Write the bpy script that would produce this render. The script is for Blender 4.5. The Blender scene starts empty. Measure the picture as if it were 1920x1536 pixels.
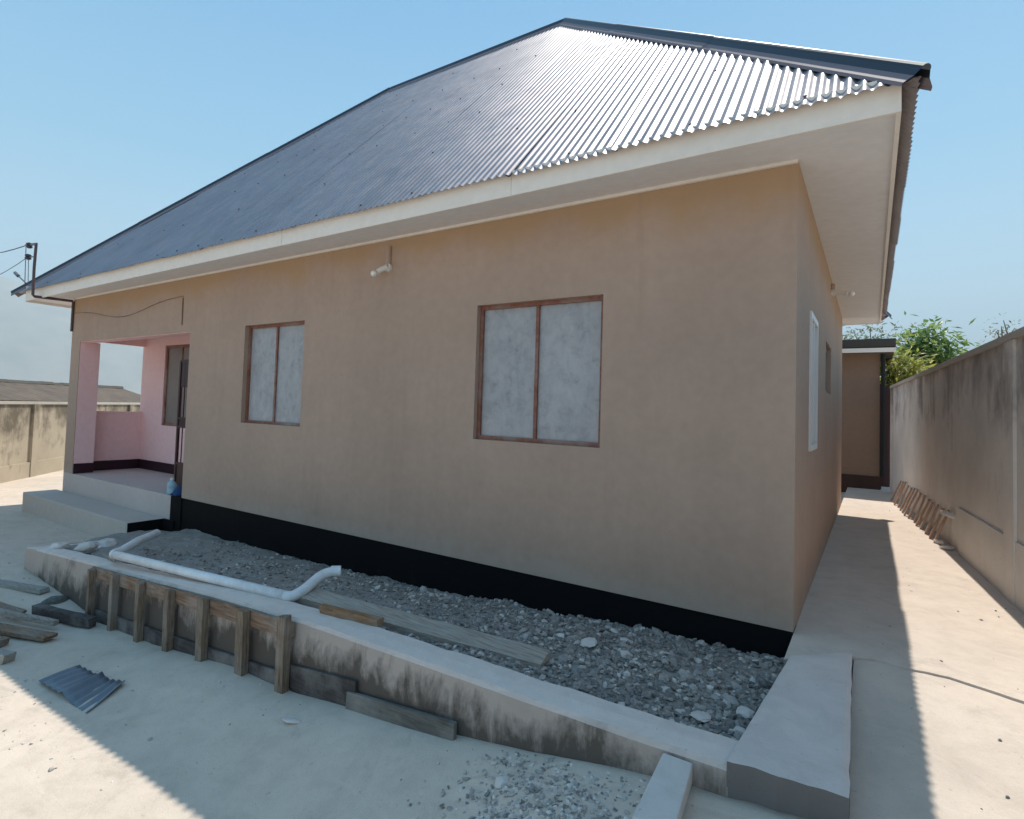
import bpy, bmesh, math, random
from mathutils import Vector, Matrix, noise

random.seed(7)
PI = math.pi
S = bpy.context.scene
COL = S.collection

# ------------------------------------------------------------------ camera, sky, sun, exposure
cam = bpy.data.cameras.new('camera')
co = bpy.data.objects.new('camera', cam)
COL.objects.link(co)
S.camera = co
cam.sensor_width = 36.0
cam.lens = 1082.0 / 1920 * 36
cam.shift_x = (960 - 867.5) / 1920
cam.shift_y = -(768 - 722.3) / 1920
cam.clip_start = 0.05
cam.clip_end = 30000
yaw, pitch, roll = 0.6171485, 0.0406924, 0.0344979
fw = Vector((-math.sin(yaw) * math.cos(pitch), math.cos(yaw) * math.cos(pitch), math.sin(pitch)))
rt = fw.cross(Vector((0, 0, 1))).normalized()
up = rt.cross(fw)
r2 = rt * math.cos(roll) + up * math.sin(roll)
u2 = -rt * math.sin(roll) + up * math.cos(roll)
M = Matrix((r2, u2, -fw)).transposed().to_4x4()
M.translation = Vector((0.3726, -3.9907, 1.2548))
co.matrix_world = M

SUN_EL = math.radians(60.5)
SUN_ROT = math.radians(0.0)
W = bpy.data.worlds.new('World')
S.world = W
W.use_nodes = True
wn = W.node_tree.nodes
wl = W.node_tree.links
bg = wn['Background']
sky = wn.new('ShaderNodeTexSky')
sky.sky_type = 'NISHITA'
sky.sun_disc = False
sky.sun_elevation = SUN_EL
sky.sun_rotation = SUN_ROT
sky.altitude = 900
sky.air_density = 1.15
sky.dust_density = 0.9
sky.ozone_density = 1.0
bg.inputs[1].default_value = 0.106
# clear tropical sky: pale cyan at the horizon to mid blue overhead, alike on every side, blended with the sky texture
tcw = wn.new('ShaderNodeTexCoord')
sepw = wn.new('ShaderNodeSeparateXYZ')
wl.new(tcw.outputs['Generated'], sepw.inputs[0])
rw = wn.new('ShaderNodeValToRGB')
er = rw.color_ramp.elements
while len(er) < 5: er.new(0.5)
for e_, (p_, c_) in zip(er, ((0.0, (.68, .93, 1.06)), (.16, (.56, .87, 1.03)), (.36, (.27, .61, .87)), (.6, (.14, .43, .745)), (1.0, (.135, .41, .72)))):
    e_.position = p_
    e_.color = (*c_, 1)
wl.new(sepw.outputs[2], rw.inputs[0])
scw = wn.new('ShaderNodeVectorMath'); scw.operation = 'SCALE'
wl.new(rw.outputs[0], scw.inputs[0]); scw.inputs['Scale'].default_value = 7.2
mxw = wn.new('ShaderNodeMix'); mxw.data_type = 'RGBA'
mxw.inputs[0].default_value = 0.8
wl.new(sky.outputs[0], mxw.inputs[6]); wl.new(scw.outputs[0], mxw.inputs[7])
wl.new(mxw.outputs[2], bg.inputs[0])

sl = bpy.data.lights.new('sun', 'SUN')
sl.energy = 3.7
sl.angle = math.radians(0.5)
sl.color = (1.0, 0.94, 0.84)
so = bpy.data.objects.new('sun', sl)
COL.objects.link(so)
so.rotation_euler = (-(PI / 2 - SUN_EL), 0, 0)
so.location = (0, 20, 30)

S.view_settings.view_transform = 'Standard'
S.view_settings.look = 'None'
S.view_settings.exposure = 0.65
S.view_settings.gamma = 1.0
S.view_settings.use_curve_mapping = False
S.render.engine = 'CYCLES'
S.cycles.max_bounces = 14
S.cycles.diffuse_bounces = 10

# ------------------------------------------------------------------ helpers: materials
def mat(name, base, rough=0.8, metal=0.0, spec=0.5):
    m = bpy.data.materials.new(name)
    m.use_nodes = True
    b = m.node_tree.nodes['Principled BSDF']
    b.inputs['Base Color'].default_value = (*base, 1)
    b.inputs['Roughness'].default_value = rough
    b.inputs['Metallic'].default_value = metal
    b.inputs['Specular IOR Level'].default_value = spec
    return m

class NT:
    """small wrapper for building a node material"""
    def __init__(self, m):
        self.m = m
        self.n = m.node_tree.nodes
        self.l = m.node_tree.links
        self.b = self.n['Principled BSDF']
        self.tc = self.n.new('ShaderNodeTexCoord')
    def coord(self, scale=(1, 1, 1), rot=(0, 0, 0), src='Object'):
        mp = self.n.new('ShaderNodeMapping')
        mp.inputs['Scale'].default_value = scale
        mp.inputs['Rotation'].default_value = rot
        self.l.new(self.tc.outputs[src], mp.inputs[0])
        return mp.outputs[0]
    def noise(self, scale, detail=4, rough=0.55, vec=None, dist=0.0):
        t = self.n.new('ShaderNodeTexNoise')
        t.inputs['Scale'].default_value = scale
        t.inputs['Detail'].default_value = detail
        t.inputs['Roughness'].default_value = rough
        t.inputs['Distortion'].default_value = dist
        self.l.new(vec if vec else self.tc.outputs['Object'], t.inputs['Vector'])
        return t.outputs['Fac']
    def ramp(self, fac, stops):
        r = self.n.new('ShaderNodeValToRGB')
        e = r.color_ramp.elements
        while len(e) < len(stops):
            e.new(0.5)
        for k, (p, c) in enumerate(stops):
            e[k].position = p
            e[k].color = (*c, 1) if not isinstance(c, (int, float)) else (c, c, c, 1)
        self.l.new(fac, r.inputs[0])
        return r.outputs[0]
    def mix(self, fac, a, b, mode='MIX'):
        x = self.n.new('ShaderNodeMix')
        x.data_type = 'RGBA'
        x.blend_type = mode
        for sock, v in ((x.inputs[0], fac), (x.inputs[6], a), (x.inputs[7], b)):
            if isinstance(v, (int, float)):
                sock.default_value = v
            elif isinstance(v, tuple):
                sock.default_value = (*v, 1)
            else:
                self.l.new(v, sock)
        return x.outputs[2]
    def math(self, op, a, b=0.0):
        x = self.n.new('ShaderNodeMath')
        x.operation = op
        for sock, v in ((x.inputs[0], a), (x.inputs[1], b)):
            if isinstance(v, (int, float)):
                sock.default_value = v
            else:
                self.l.new(v, sock)
        return x.outputs[0]
    def sep(self, vec):
        x = self.n.new('ShaderNodeSeparateXYZ')
        self.l.new(vec, x.inputs[0])
        return x.outputs
    def color(self, out):
        self.l.new(out, self.b.inputs['Base Color'])
    def rough(self, out):
        self.l.new(out, self.b.inputs['Roughness'])
    def bump(self, h, strength=0.3, dist=0.01):
        x = self.n.new('ShaderNodeBump')
        x.inputs['Strength'].default_value = strength
        x.inputs['Distance'].default_value = dist
        self.l.new(h, x.inputs['Height'])
        self.l.new(x.outputs[0], self.b.inputs['Normal'])
    def island(self):
        g = self.n.new('ShaderNodeNewGeometry')
        return g.outputs['Random Per Island']

def sc(c, k):
    return tuple(v * k for v in c)

def plaster(name, base, blotch=0.14, rough=0.85, bump=0.15, streak=0.0):
    m = mat(name, base, rough, spec=0.25)
    t = NT(m)
    n1 = t.noise(0.9, 5, 0.6)
    c = t.ramp(n1, [(0.3, sc(base, 1 - blotch)), (0.7, sc(base, 1 + blotch * 0.6))])
    n2 = t.noise(14, 4, 0.6)
    c = t.mix(0.22, c, t.ramp(n2, [(0.35, sc(base, 0.82)), (0.65, sc(base, 1.12))]))
    if streak:
        v = t.noise(1.0, 4, 0.6, t.coord((6, 6, 0.35)))
        c = t.mix(streak, c, t.ramp(v, [(0.4, sc(base, 0.7)), (0.62, sc(base, 1.1))]))
    t.color(c)
    n3 = t.noise(60, 3, 0.6)
    n4 = t.noise(3.5, 3, 0.5)
    t.bump(t.math('ADD', n3, t.math('MULTIPLY', n4, 2.0)), bump, 0.004)
    return m

MT = {}
# facade: tan paint with a slightly yellow unpainted band close below the soffit
m = plaster('tan_wall_paint', (0.435, 0.312, 0.243), 0.13, 0.8, 0.14, 0.06)
t = NT(m)
z = t.sep(t.tc.outputs['Object'])[2]
prev = m.node_tree.nodes['Principled BSDF'].inputs['Base Color'].links[0].from_socket
edge = t.math('ADD', z, t.math('MULTIPLY', t.noise(1.6, 5, 0.6), 0.75))
fac = t.ramp(edge, [(0.0, 0.0), (1.0, 1.0)])
mr = t.n.new('ShaderNodeMapRange')
mr.inputs['From Min'].default_value = 2.92
mr.inputs['From Max'].default_value = 3.12
t.l.new(edge, mr.inputs['Value'])
c = t.mix(t.math('MULTIPLY', mr.outputs[0], 0.7), prev, (0.42, 0.275, 0.15))
m.node_tree.nodes['Principled BSDF'].inputs['Base Color'].links[0]
spl = t.math('ADD', z, t.math('MULTIPLY', t.noise(5.0, 6, 0.7), 0.5))
ms = t.n.new('ShaderNodeMapRange')
ms.inputs['From Min'].default_value = 0.42
ms.inputs['From Max'].default_value = 0.24
t.l.new(spl, ms.inputs['Value'])
c = t.mix(t.math('MULTIPLY', ms.outputs[0], 0.4), c, (0.44, 0.385, 0.33))
drip = t.noise(1.0, 5, 0.7, t.coord((9, 9, 0.5)))
c = t.mix(t.ramp(t.math('ADD', drip, t.math('MULTIPLY', t.noise(0.7, 3, 0.5), 0.35)), [(0.74, 0.0), (0.90, 0.16)]), c, (0.30, 0.205, 0.15))
fleck = t.noise(30, 3, 0.6)
c = t.mix(t.ramp(fleck, [(0.70, 0.0), (0.78, 0.35)]), c, (0.36, 0.25, 0.19))
t.color(c)
MT['tan'] = m
MT['cream'] = plaster('cream_board_paint', (0.80, 0.74, 0.67), 0.05, 0.6, 0.05)
MT['soffit'] = plaster('cream_soffit_paint', (0.77, 0.76, 0.76), 0.04, 0.7, 0.05)
MT['pink'] = plaster('pink_wall_paint', (0.92, 0.62, 0.61), 0.05, 0.75, 0.08)
MT['maroon'] = plaster('maroon_skirting_paint', (0.035, 0.012, 0.02), 0.1, 0.45, 0.05)
m = plaster('black_plinth_paint', (0.005, 0.005, 0.006), 0.2, 0.7, 0.2)
m.node_tree.nodes['Principled BSDF'].inputs['Specular IOR Level'].default_value = 0.12
t = NT(m)
c = t.ramp(t.noise(6, 6, 0.75), [(0.60, (0.005, 0.005, 0.006)), (0.80, (0.022, 0.020, 0.019))])
t.color(c)
MT['black'] = m
MT['floor'] = plaster('porch_floor_cement', (0.55, 0.49, 0.46), 0.1, 0.6, 0.1)
MT['step'] = plaster('step_cement', (0.52, 0.47, 0.42), 0.08, 0.8, 0.15)

# bare corrugated metal
m = mat('bare_zinc_sheet', (0.70, 0.72, 0.76), 0.36, 0.92)
t = NT(m)
n = t.noise(1.3, 5, 0.6)
sp = t.noise(9, 4, 0.7, t.coord((1, 0.25, 0.25)))
c = t.ramp(n, [(0.3, (0.27, 0.245, 0.255)), (0.7, (0.36, 0.325, 0.335))])
c = t.mix(0.25, c, t.ramp(sp, [(0.35, (0.21, 0.195, 0.20)), (0.6, (0.40, 0.365, 0.375))]))
t.color(c)
t.rough(t.ramp(t.noise(5, 4, 0.6), [(0.3, 0.38), (0.7, 0.50)]))
MT['zinc'] = m
MT['cap'] = mat('dark_ridge_steel', (0.035, 0.045, 0.06), 0.42, 0.4)
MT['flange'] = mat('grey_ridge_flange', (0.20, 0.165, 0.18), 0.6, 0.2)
MT['screw'] = mat('roof_screw', (0.05, 0.05, 0.06), 0.5, 0.3)

# window glass with a whitish builder's film
m = mat('whitened_glass', (0.36, 0.38, 0.41), 0.32, 0, 0.5)
t = NT(m)
n1 = t.noise(3.2, 6, 0.65)
n2 = t.noise(11, 5, 0.7, None, 0.5)
n0 = t.noise(1.0, 5, 0.7, t.coord((9, 9, 2.6)), 0.6)
c = t.ramp(n1, [(0.3, (0.27, 0.25, 0.255)), (0.5, (0.37, 0.345, 0.345)), (0.72, (0.46, 0.43, 0.42))])
c = t.mix(0.45, c, t.ramp(n0, [(0.34, (0.20, 0.20, 0.22)), (0.5, (0.34, 0.345, 0.355)), (0.68, (0.48, 0.475, 0.47))]))
c = t.mix(0.36, c, t.ramp(n2, [(0.34, (0.20, 0.22, 0.25)), (0.5, (0.37, 0.39, 0.41)), (0.7, (0.5, 0.51, 0.53))]))
t.color(c)
t.rough(t.ramp(n2, [(0.3, 0.25), (0.7, 0.5)]))
MT['glass'] = m

def wood(name, base, dark, rough=0.7, scale=6.0, axis=(1, 14, 14)):
    m = mat(name, base, rough, spec=0.3)
    t = NT(m)
    g = t.noise(scale, 6, 0.65, t.coord(axis))
    c = t.ramp(g, [(0.32, dark), (0.62, base)])
    d = t.noise(3.0, 5, 0.65)
    c = t.mix(t.ramp(d, [(0.45, 0.0), (0.72, 0.55)]), c, (0.38, 0.36, 0.33))
    t.color(c)
    t.bump(g, 0.4, 0.004)
    return m
MT['frame'] = wood('red_brown_window_wood', (0.27, 0.115, 0.075), (0.17, 0.062, 0.045), 0.5, 5, (4, 4, 4))
MT['post'] = wood('cement_stained_timber', (0.27, 0.20, 0.14), (0.10, 0.07, 0.05), 0.85, 6, (14, 14, 1.2))
MT['board'] = wood('rough_brown_plank', (0.30, 0.20, 0.135), (0.12, 0.07, 0.045), 0.85, 5, (1.2, 14, 14))
MT['orange'] = wood('orange_brown_plank', (0.34, 0.17, 0.065), (0.16, 0.07, 0.03), 0.8, 5, (1.2, 14, 14))
MT['greyplank'] = wood('cement_grey_plank', (0.36, 0.33, 0.29), (0.20, 0.17, 0.145), 0.85, 5, (1.2, 14, 14))
MT['darkboard'] = wood('dark_wet_board', (0.085, 0.07, 0.065), (0.04, 0.035, 0.035), 0.75, 5, (1.2, 14, 14))
MT['wetgrey'] = wood('damp_grey_board', (0.17, 0.16, 0.14), (0.09, 0.085, 0.075), 0.8, 5, (1.2, 14, 14))
MT['drygrey'] = wood('dry_grey_brown_plank', (0.46, 0.40, 0.34), (0.24, 0.19, 0.15), 0.85, 5, (1.2, 14, 14))
MT['reddish'] = wood('reddish_batten', (0.48, 0.32, 0.24), (0.33, 0.20, 0.14), 0.8, 5, (8, 8, 1))

# concrete: yard ground, kerb, slab
def concrete(name, base, dark, bumpk=0.35, stain=None, speck=True):
    m = mat(name, base, 0.92, spec=0.2)
    t = NT(m)
    n1 = t.noise(0.8, 6, 0.62)
    c = t.ramp(n1, [(0.30, dark), (0.66, base)])
    n2 = t.noise(5.5, 6, 0.7, None, 0.4)
    c = t.mix(0.35, c, t.ramp(n2, [(0.3, sc(base, 0.68)), (0.52, base), (0.75, sc(base, 1.18))]))
    if speck:
        n5 = t.noise(38, 3, 0.6)
        c = t.mix(t.ramp(n5, [(0.66, 0.0), (0.74, 0.55)]), c, sc(base, 0.55))
    if stain:
        zc = t.sep(t.tc.outputs['Object'])[2]
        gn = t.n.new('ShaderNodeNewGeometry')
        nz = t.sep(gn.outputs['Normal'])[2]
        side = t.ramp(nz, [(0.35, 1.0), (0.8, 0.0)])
        v = t.noise(1.0, 6, 0.72, t.coord((7.5, 7.5, 2.2)), 0.35)
        s2 = t.noise(2.4, 5, 0.65)
        s3 = t.sep(t.tc.outputs['Object'])
        low = t.math('SUBTRACT', t.math('MULTIPLY', s3[0], 0.042), s3[2])
        mq = t.n.new('ShaderNodeMapRange')
        mq.inputs['From Min'].default_value = -0.37 if stain[0] < .15 else -1.0
        mq.inputs['From Max'].default_value = -0.03
        mq.inputs['To Min'].default_value = -0.09
        mq.inputs['To Max'].default_value = 0.20
        t.l.new(low, mq.inputs['Value'])
        mx_ = t.n.new('ShaderNodeMapRange')
        mx_.inputs['From Min'].default_value = -3.4
        mx_.inputs['From Max'].default_value = -1.6
        mx_.inputs['To Min'].default_value = -0.22
        mx_.inputs['To Max'].default_value = 0.0
        t.l.new(s3[0], mx_.inputs['Value'])
        low = t.math('ADD', low, mx_.outputs[0])
        t.l.new(low, mq.inputs['Value'])
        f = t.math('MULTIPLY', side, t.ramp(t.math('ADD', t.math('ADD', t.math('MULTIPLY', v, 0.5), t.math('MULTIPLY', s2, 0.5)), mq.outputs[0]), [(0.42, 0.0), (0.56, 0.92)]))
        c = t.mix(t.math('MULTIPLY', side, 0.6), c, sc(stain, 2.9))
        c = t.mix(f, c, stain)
    t.color(c)
    n3 = t.noise(90, 4, 0.7)
    n4 = t.noise(7, 5, 0.6)
    t.bump(t.math('ADD', t.math('MULTIPLY', n3, 0.5), n4), bumpk, 0.012)
    return m
MT['ground'] = concrete('dusty_cement_yard', (0.665, 0.555, 0.455), (0.535, 0.45, 0.37), 0.25)
def trodden(m, base):
    t = NT(m)
    b_ = m.node_tree.nodes['Principled BSDF']
    prev = b_.inputs['Base Color'].links[0].from_socket
    big = t.noise(0.55, 6, 0.68, None, 0.8)
    mid = t.noise(2.6, 6, 0.72, None, 1.2)
    smear = t.noise(1.0, 6, 0.7, t.coord((1.3, 5.5, 3), (0, 0, 0.5)), 0.7)
    c = t.mix(t.ramp(big, [(0.52, 0.0), (0.68, 0.5)]), prev, sc(base, 0.72))
    c = t.mix(t.ramp(mid, [(0.56, 0.0), (0.70, 0.42)]), c, sc(base, 0.66))
    c = t.mix(t.ramp(smear, [(0.58, 0.0), (0.70, 0.38)]), c, sc(base, 1.16))
    grit = t.noise(160, 2, 0.6)
    c = t.mix(t.ramp(grit, [(0.64, 0.0), (0.72, 0.5)]), c, sc(base, 0.5))
    c = t.mix(t.ramp(grit, [(0.28, 0.4), (0.36, 0.0)]), c, sc(base, 1.25))
    t.color(c)
    hh = t.math('ADD', t.math('MULTIPLY', t.noise(130, 3, 0.7), 0.35), t.math('ADD', t.math('MULTIPLY', mid, 0.8), t.math('MULTIPLY', t.noise(14, 5, 0.7), 0.6)))
    t.bump(hh, 0.5, 0.012)
trodden(MT['ground'], (0.62, 0.52, 0.43))
MT['path'] = concrete('cement_path', (0.66, 0.56, 0.475), (0.545, 0.465, 0.40), 0.22)
trodden(MT['path'], (0.62, 0.53, 0.45))
MT['kerb'] = concrete('kerb_concrete', (0.76, 0.65, 0.58), (0.66, 0.56, 0.50), 0.5, (0.10, 0.08, 0.065))
MT['slab'] = concrete('slab_concrete', (0.72, 0.625, 0.57), (0.58, 0.51, 0.465), 0.5, (0.17, 0.155, 0.145))
MT['block'] = concrete('block_concrete', (0.70, 0.64, 0.59), (0.58, 0.53, 0.49), 0.5)
MT['crackdirt'] = mat('crack_dirt', (0.10, 0.085, 0.07), 0.95)

# gravel
m = mat('crushed_rock', (0.30, 0.30, 0.30), 0.85, spec=0.3)
t = NT(m)
isl = t.island()
c = t.ramp(isl, [(0.0, (0.12, 0.108, 0.098)), (0.45, (0.28, 0.25, 0.226)), (0.85, (0.46, 0.415, 0.375)), (1.0, (0.82, 0.75, 0.68))])
c = t.mix(0.3, c, t.ramp(t.noise(45, 4, 0.7), [(0.3, (0.10, 0.093, 0.087)), (0.7, (0.48, 0.445, 0.41))]))
t.color(c)
MT['rock'] = m
m = mat('grey_grit', (0.24, 0.235, 0.23), 0.95, spec=0.2)
t = NT(m)
v = t.noise(55, 5, 0.75)
w = t.noise(3.0, 5, 0.6)
c = t.ramp(v, [(0.3, (0.10, 0.094, 0.088)), (0.5, (0.27, 0.248, 0.228)), (0.72, (0.52, 0.478, 0.44))])
c = t.mix(0.45, c, t.ramp(w, [(0.35, (0.32, 0.305, 0.285)), (0.65, (0.52, 0.485, 0.445))]))
t.color(c)
t.bump(t.math('ADD', v, w), 0.9, 0.02)
MT['grit'] = m

# stained render of the boundary walls
def stained(name, base, dark, top, bottom, lo=-0.24, hi=0.14):
    m = mat(name, base, 0.92, spec=0.2)
    t = NT(m)
    n1 = t.noise(0.7, 6, 0.65)
    c = t.ramp(n1, [(0.3, sc(base, 0.78)), (0.7, sc(base, 1.1))])
    zc = t.sep(t.tc.outputs['Object'])[2]
    v = t.noise(1.0, 6, 0.66, t.coord((2.4, 2.4, 0.62)))
    b2 = t.noise(1.9, 5, 0.65)
    mr = t.n.new('ShaderNodeMapRange')
    mr.inputs['From Min'].default_value = bottom
    mr.inputs['From Max'].default_value = top
    mr.inputs['To Min'].default_value = lo
    mr.inputs['To Max'].default_value = hi
    t.l.new(zc, mr.inputs['Value'])
    f = t.math('ADD', t.math('MULTIPLY', t.math('ADD', v, b2), 0.5), mr.outputs[0])
    c = t.mix(t.ramp(f, [(0.50, 0.0), (0.64, 0.85)]), c, dark)
    t.color(c)
    t.bump(t.math('ADD', t.noise(40, 4, 0.7), t.noise(5, 4, 0.6)), 0.4, 0.008)
    return m
MT['fence'] = stained('stained_boundary_render', (0.72, 0.67, 0.62), (0.27, 0.245, 0.235), 2.1, 0.0, -0.26, 0.10)
MT['leftfence'] = stained('sunlit_stained_render', (0.50, 0.42, 0.315), (0.12, 0.10, 0.075), 1.6, -0.3, -0.16, 0.13)
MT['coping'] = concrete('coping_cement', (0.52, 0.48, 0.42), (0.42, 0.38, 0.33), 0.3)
MT['annex'] = plaster('annex_brown_paint', (0.26, 0.18, 0.13), 0.08, 0.85, 0.1)
MT['annexroof'] = mat('dark_annex_roof', (0.05, 0.045, 0.035), 0.7)
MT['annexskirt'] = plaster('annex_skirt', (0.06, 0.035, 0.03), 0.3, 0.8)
m = mat('rusty_roof_sheet', (0.16, 0.105, 0.075), 0.7, 0.2)
t = NT(m)
t.color(t.ramp(t.noise(2.0, 6, 0.7), [(0.3, (0.075, 0.05, 0.035)), (0.7, (0.15, 0.105, 0.07))]))
MT['rust'] = m
MT['pvc'] = mat('white_pvc', (0.74, 0.755, 0.76), 0.35)
t = NT(MT['pvc'])
t.color(t.ramp(t.noise(6, 5, 0.7), [(0.3, (0.58, 0.58, 0.57)), (0.6, (0.76, 0.775, 0.78))]))
MT['dark'] = mat('dark_hole', (0.015, 0.015, 0.017), 0.9)
MT['conduit'] = mat('purple_brown_conduit', (0.085, 0.055, 0.06), 0.5)
MT['steel'] = mat('galvanised_steel', (0.20, 0.20, 0.22), 0.45, 0.5)
MT['porcelain'] = mat('dark_insulator', (0.05, 0.045, 0.05), 0.3)
MT['cable'] = mat('black_cable', (0.03, 0.03, 0.035), 0.6)
MT['whiteplastic'] = mat('white_plastic', (0.72, 0.68, 0.63), 0.4)
MT['bulb'] = mat('opal_bulb', (0.8, 0.78, 0.74), 0.2)
MT['whiteframe'] = mat('white_aluminium', (0.75, 0.74, 0.73), 0.4)
MT['grille'] = mat('dark_maroon_metal', (0.05, 0.022, 0.025), 0.45, 0.2)
MT['curtain'] = plaster('grey_brown_glass', (0.26, 0.22, 0.20), 0.15, 0.35)
m = mat('blue_offcut_sheet', (0.13, 0.19, 0.27), 0.5, 0.25)
t = NT(m)
t.color(t.ramp(t.noise(4, 5, 0.6), [(0.3, (0.11, 0.135, 0.165)), (0.7, (0.20, 0.235, 0.275))]))
MT['bluesheet'] = m
m = mat('pale_blue_plastic', (0.45, 0.68, 0.80), 0.25)
m.node_tree.nodes['Principled BSDF'].inputs['Transmission Weight'].default_value = 0.35
MT['bottle'] = m
MT['bluecloth'] = mat('blue_cloth', (0.02, 0.06, 0.17), 0.9)
m = mat('bark', (0.13, 0.095, 0.065), 0.9)
MT['bark'] = m

def leaf_mat(name, stops, trans=0.35):
    m = mat(name, stops[0][1], 0.45, spec=0.4)
    t = NT(m)
    c = t.ramp(t.island(), stops)
    t.color(c)
    tr = t.n.new('ShaderNodeBsdfTranslucent')
    t.l.new(c, tr.inputs[0])
    mx = t.n.new('ShaderNodeMixShader')
    mx.inputs[0].default_value = trans
    t.l.new(t.b.outputs[0], mx.inputs[1])
    t.l.new(tr.outputs[0], mx.inputs[2])
    t.l.new(mx.outputs[0], t.n['Material Output'].inputs[0])
    return m
MT['leafgreen'] = leaf_mat('mid_green_leaf', [(0.0, (0.11, 0.19, 0.05)), (0.6, (0.20, 0.31, 0.09)), (1.0, (0.32, 0.42, 0.15))], .5)
MT['leafyellow'] = leaf_mat('yellow_green_leaf', [(0.0, (0.22, 0.25, 0.04)), (0.6, (0.38, 0.38, 0.08)), (1.0, (0.52, 0.45, 0.14))], .5)
MT['leafgrey'] = leaf_mat('grey_green_leaf', [(0.0, (0.12, 0.15, 0.10)), (0.6, (0.22, 0.255, 0.19)), (1.0, (0.34, 0.37, 0.30))], .5)

# ------------------------------------------------------------------ helpers: meshes
class MB:
    def __init__(self):
        self.v = []
        self.f = []
    def quad(self, a, b, c, d):
        k = len(self.v)
        self.v += [Vector(p) for p in (a, b, c, d)]
        self.f.append((k, k + 1, k + 2, k + 3))
    def hexa(self, p):
        """eight corners: bottom four then top four, both counter-clockwise from above"""
        k = len(self.v)
        self.v += [Vector(q) for q in p]
        for f in ((3, 2, 1, 0), (4, 5, 6, 7), (0, 1, 5, 4), (1, 2, 6, 5), (2, 3, 7, 6), (3, 0, 4, 7)):
            self.f.append(tuple(k + i for i in f))
    def box(self, x0, x1, y0, y1, z0, z1):
        self.hexa([(x0, y0, z0), (x1, y0, z0), (x1, y1, z0), (x0, y1, z0), (x0, y0, z1), (x1, y0, z1), (x1, y1, z1), (x0, y1, z1)])
    def bar(self, a, b, w, h, side=None):
        """rectangular bar from a to b: width w across, height h"""
        a, b = Vector(a), Vector(b)
        d = (b - a).normalized()
        s = Vector(side) if side else d.cross(Vector((0, 0, 1)))
        if s.length < 1e-4:
            s = Vector((1, 0, 0))
        s = (s - d * s.dot(d)).normalized()
        n = s.cross(d)
        s, n = s * w / 2, n * h / 2
        self.hexa([a - s - n, a + s - n, b + s - n, b - s - n, a - s + n, a + s + n, b + s + n, b - s + n])
    def rough_bar(self, a, b, w, h, side=None, seg=7, j=0.004, ends=0.014):
        a, b = Vector(a), Vector(b)
        d = (b - a).normalized()
        s = Vector(side) if side else d.cross(Vector((0, 0, 1)))
        s = (s - d * s.dot(d)).normalized()
        n = s.cross(d)
        k0 = len(self.v)
        warp = random.uniform(-1, 1) * min(0.006, (b - a).length * .006)
        for i in range(seg + 1):
            t = i / seg
            p = a.lerp(b, t) + n * warp * math.sin(PI * t)
            for (u, v) in ((-1, -1), (1, -1), (1, 1), (-1, 1)):
                q = p + s * (u * w / 2 + random.uniform(-j, j)) + n * (v * h / 2 + random.uniform(-j, j) * .5)
                if i in (0, seg):
                    q += d * random.uniform(-ends, ends)
                self.v.append(q)
        for i in range(seg):
            for c in range(4):
                c2 = (c + 1) % 4
                self.f.append((k0 + i * 4 + c, k0 + i * 4 + c2, k0 + (i + 1) * 4 + c2, k0 + (i + 1) * 4 + c))
        self.f.append((k0 + 3, k0 + 2, k0 + 1, k0))
        e = k0 + seg * 4
        self.f.append((e, e + 1, e + 2, e + 3))
    def tube(self, pts, r, seg=10, cap=True):
        pts = [Vector(p) for p in pts]
        rs = r if isinstance(r, (list, tuple)) else [r] * len(pts)
        k0 = len(self.v)
        prev = None
        for i, p in enumerate(pts):
            d = (pts[min(i + 1, len(pts) - 1)] - pts[max(i - 1, 0)]).normalized()
            if prev is None:
                a = d.orthogonal().normalized()
            else:
                a = (prev - d * prev.dot(d)).normalized()
            prev = a
            b = d.cross(a)
            for j in range(seg):
                t = 2 * PI * j / seg
                self.v.append(p + (a * math.cos(t) + b * math.sin(t)) * rs[i])
        for i in range(len(pts) - 1):
            for j in range(seg):
                j2 = (j + 1) % seg
                self.f.append((k0 + i * seg + j, k0 + i * seg + j2, k0 + (i + 1) * seg + j2, k0 + (i + 1) * seg + j))
        if cap:
            self.f.append(tuple(k0 + j for j in reversed(range(seg))))
            self.f.append(tuple(k0 + (len(pts) - 1) * seg + j for j in range(seg)))
    def lathe(self, centre, prof, seg=16):
        c = Vector(centre)
        k0 = len(self.v)
        for (r, z) in prof:
            for j in range(seg):
                t = 2 * PI * j / seg
                self.v.append(c + Vector((r * math.cos(t), r * math.sin(t), z)))
        for i in range(len(prof) - 1):
            for j in range(seg):
                j2 = (j + 1) % seg
                self.f.append((k0 + i * seg + j, k0 + i * seg + j2, k0 + (i + 1) * seg + j2, k0 + (i + 1) * seg + j))
        self.f.append(tuple(k0 + j for j in reversed(range(seg))))
        self.f.append(tuple(k0 + (len(prof) - 1) * seg + j for j in range(seg)))
    def ball(self, c, r, seg=12, rings=8):
        prof = [(max(1e-4, r * math.sin(PI * i / rings)), -r * math.cos(PI * i / rings)) for i in range(rings + 1)]
        self.lathe(c, prof, seg)

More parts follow.
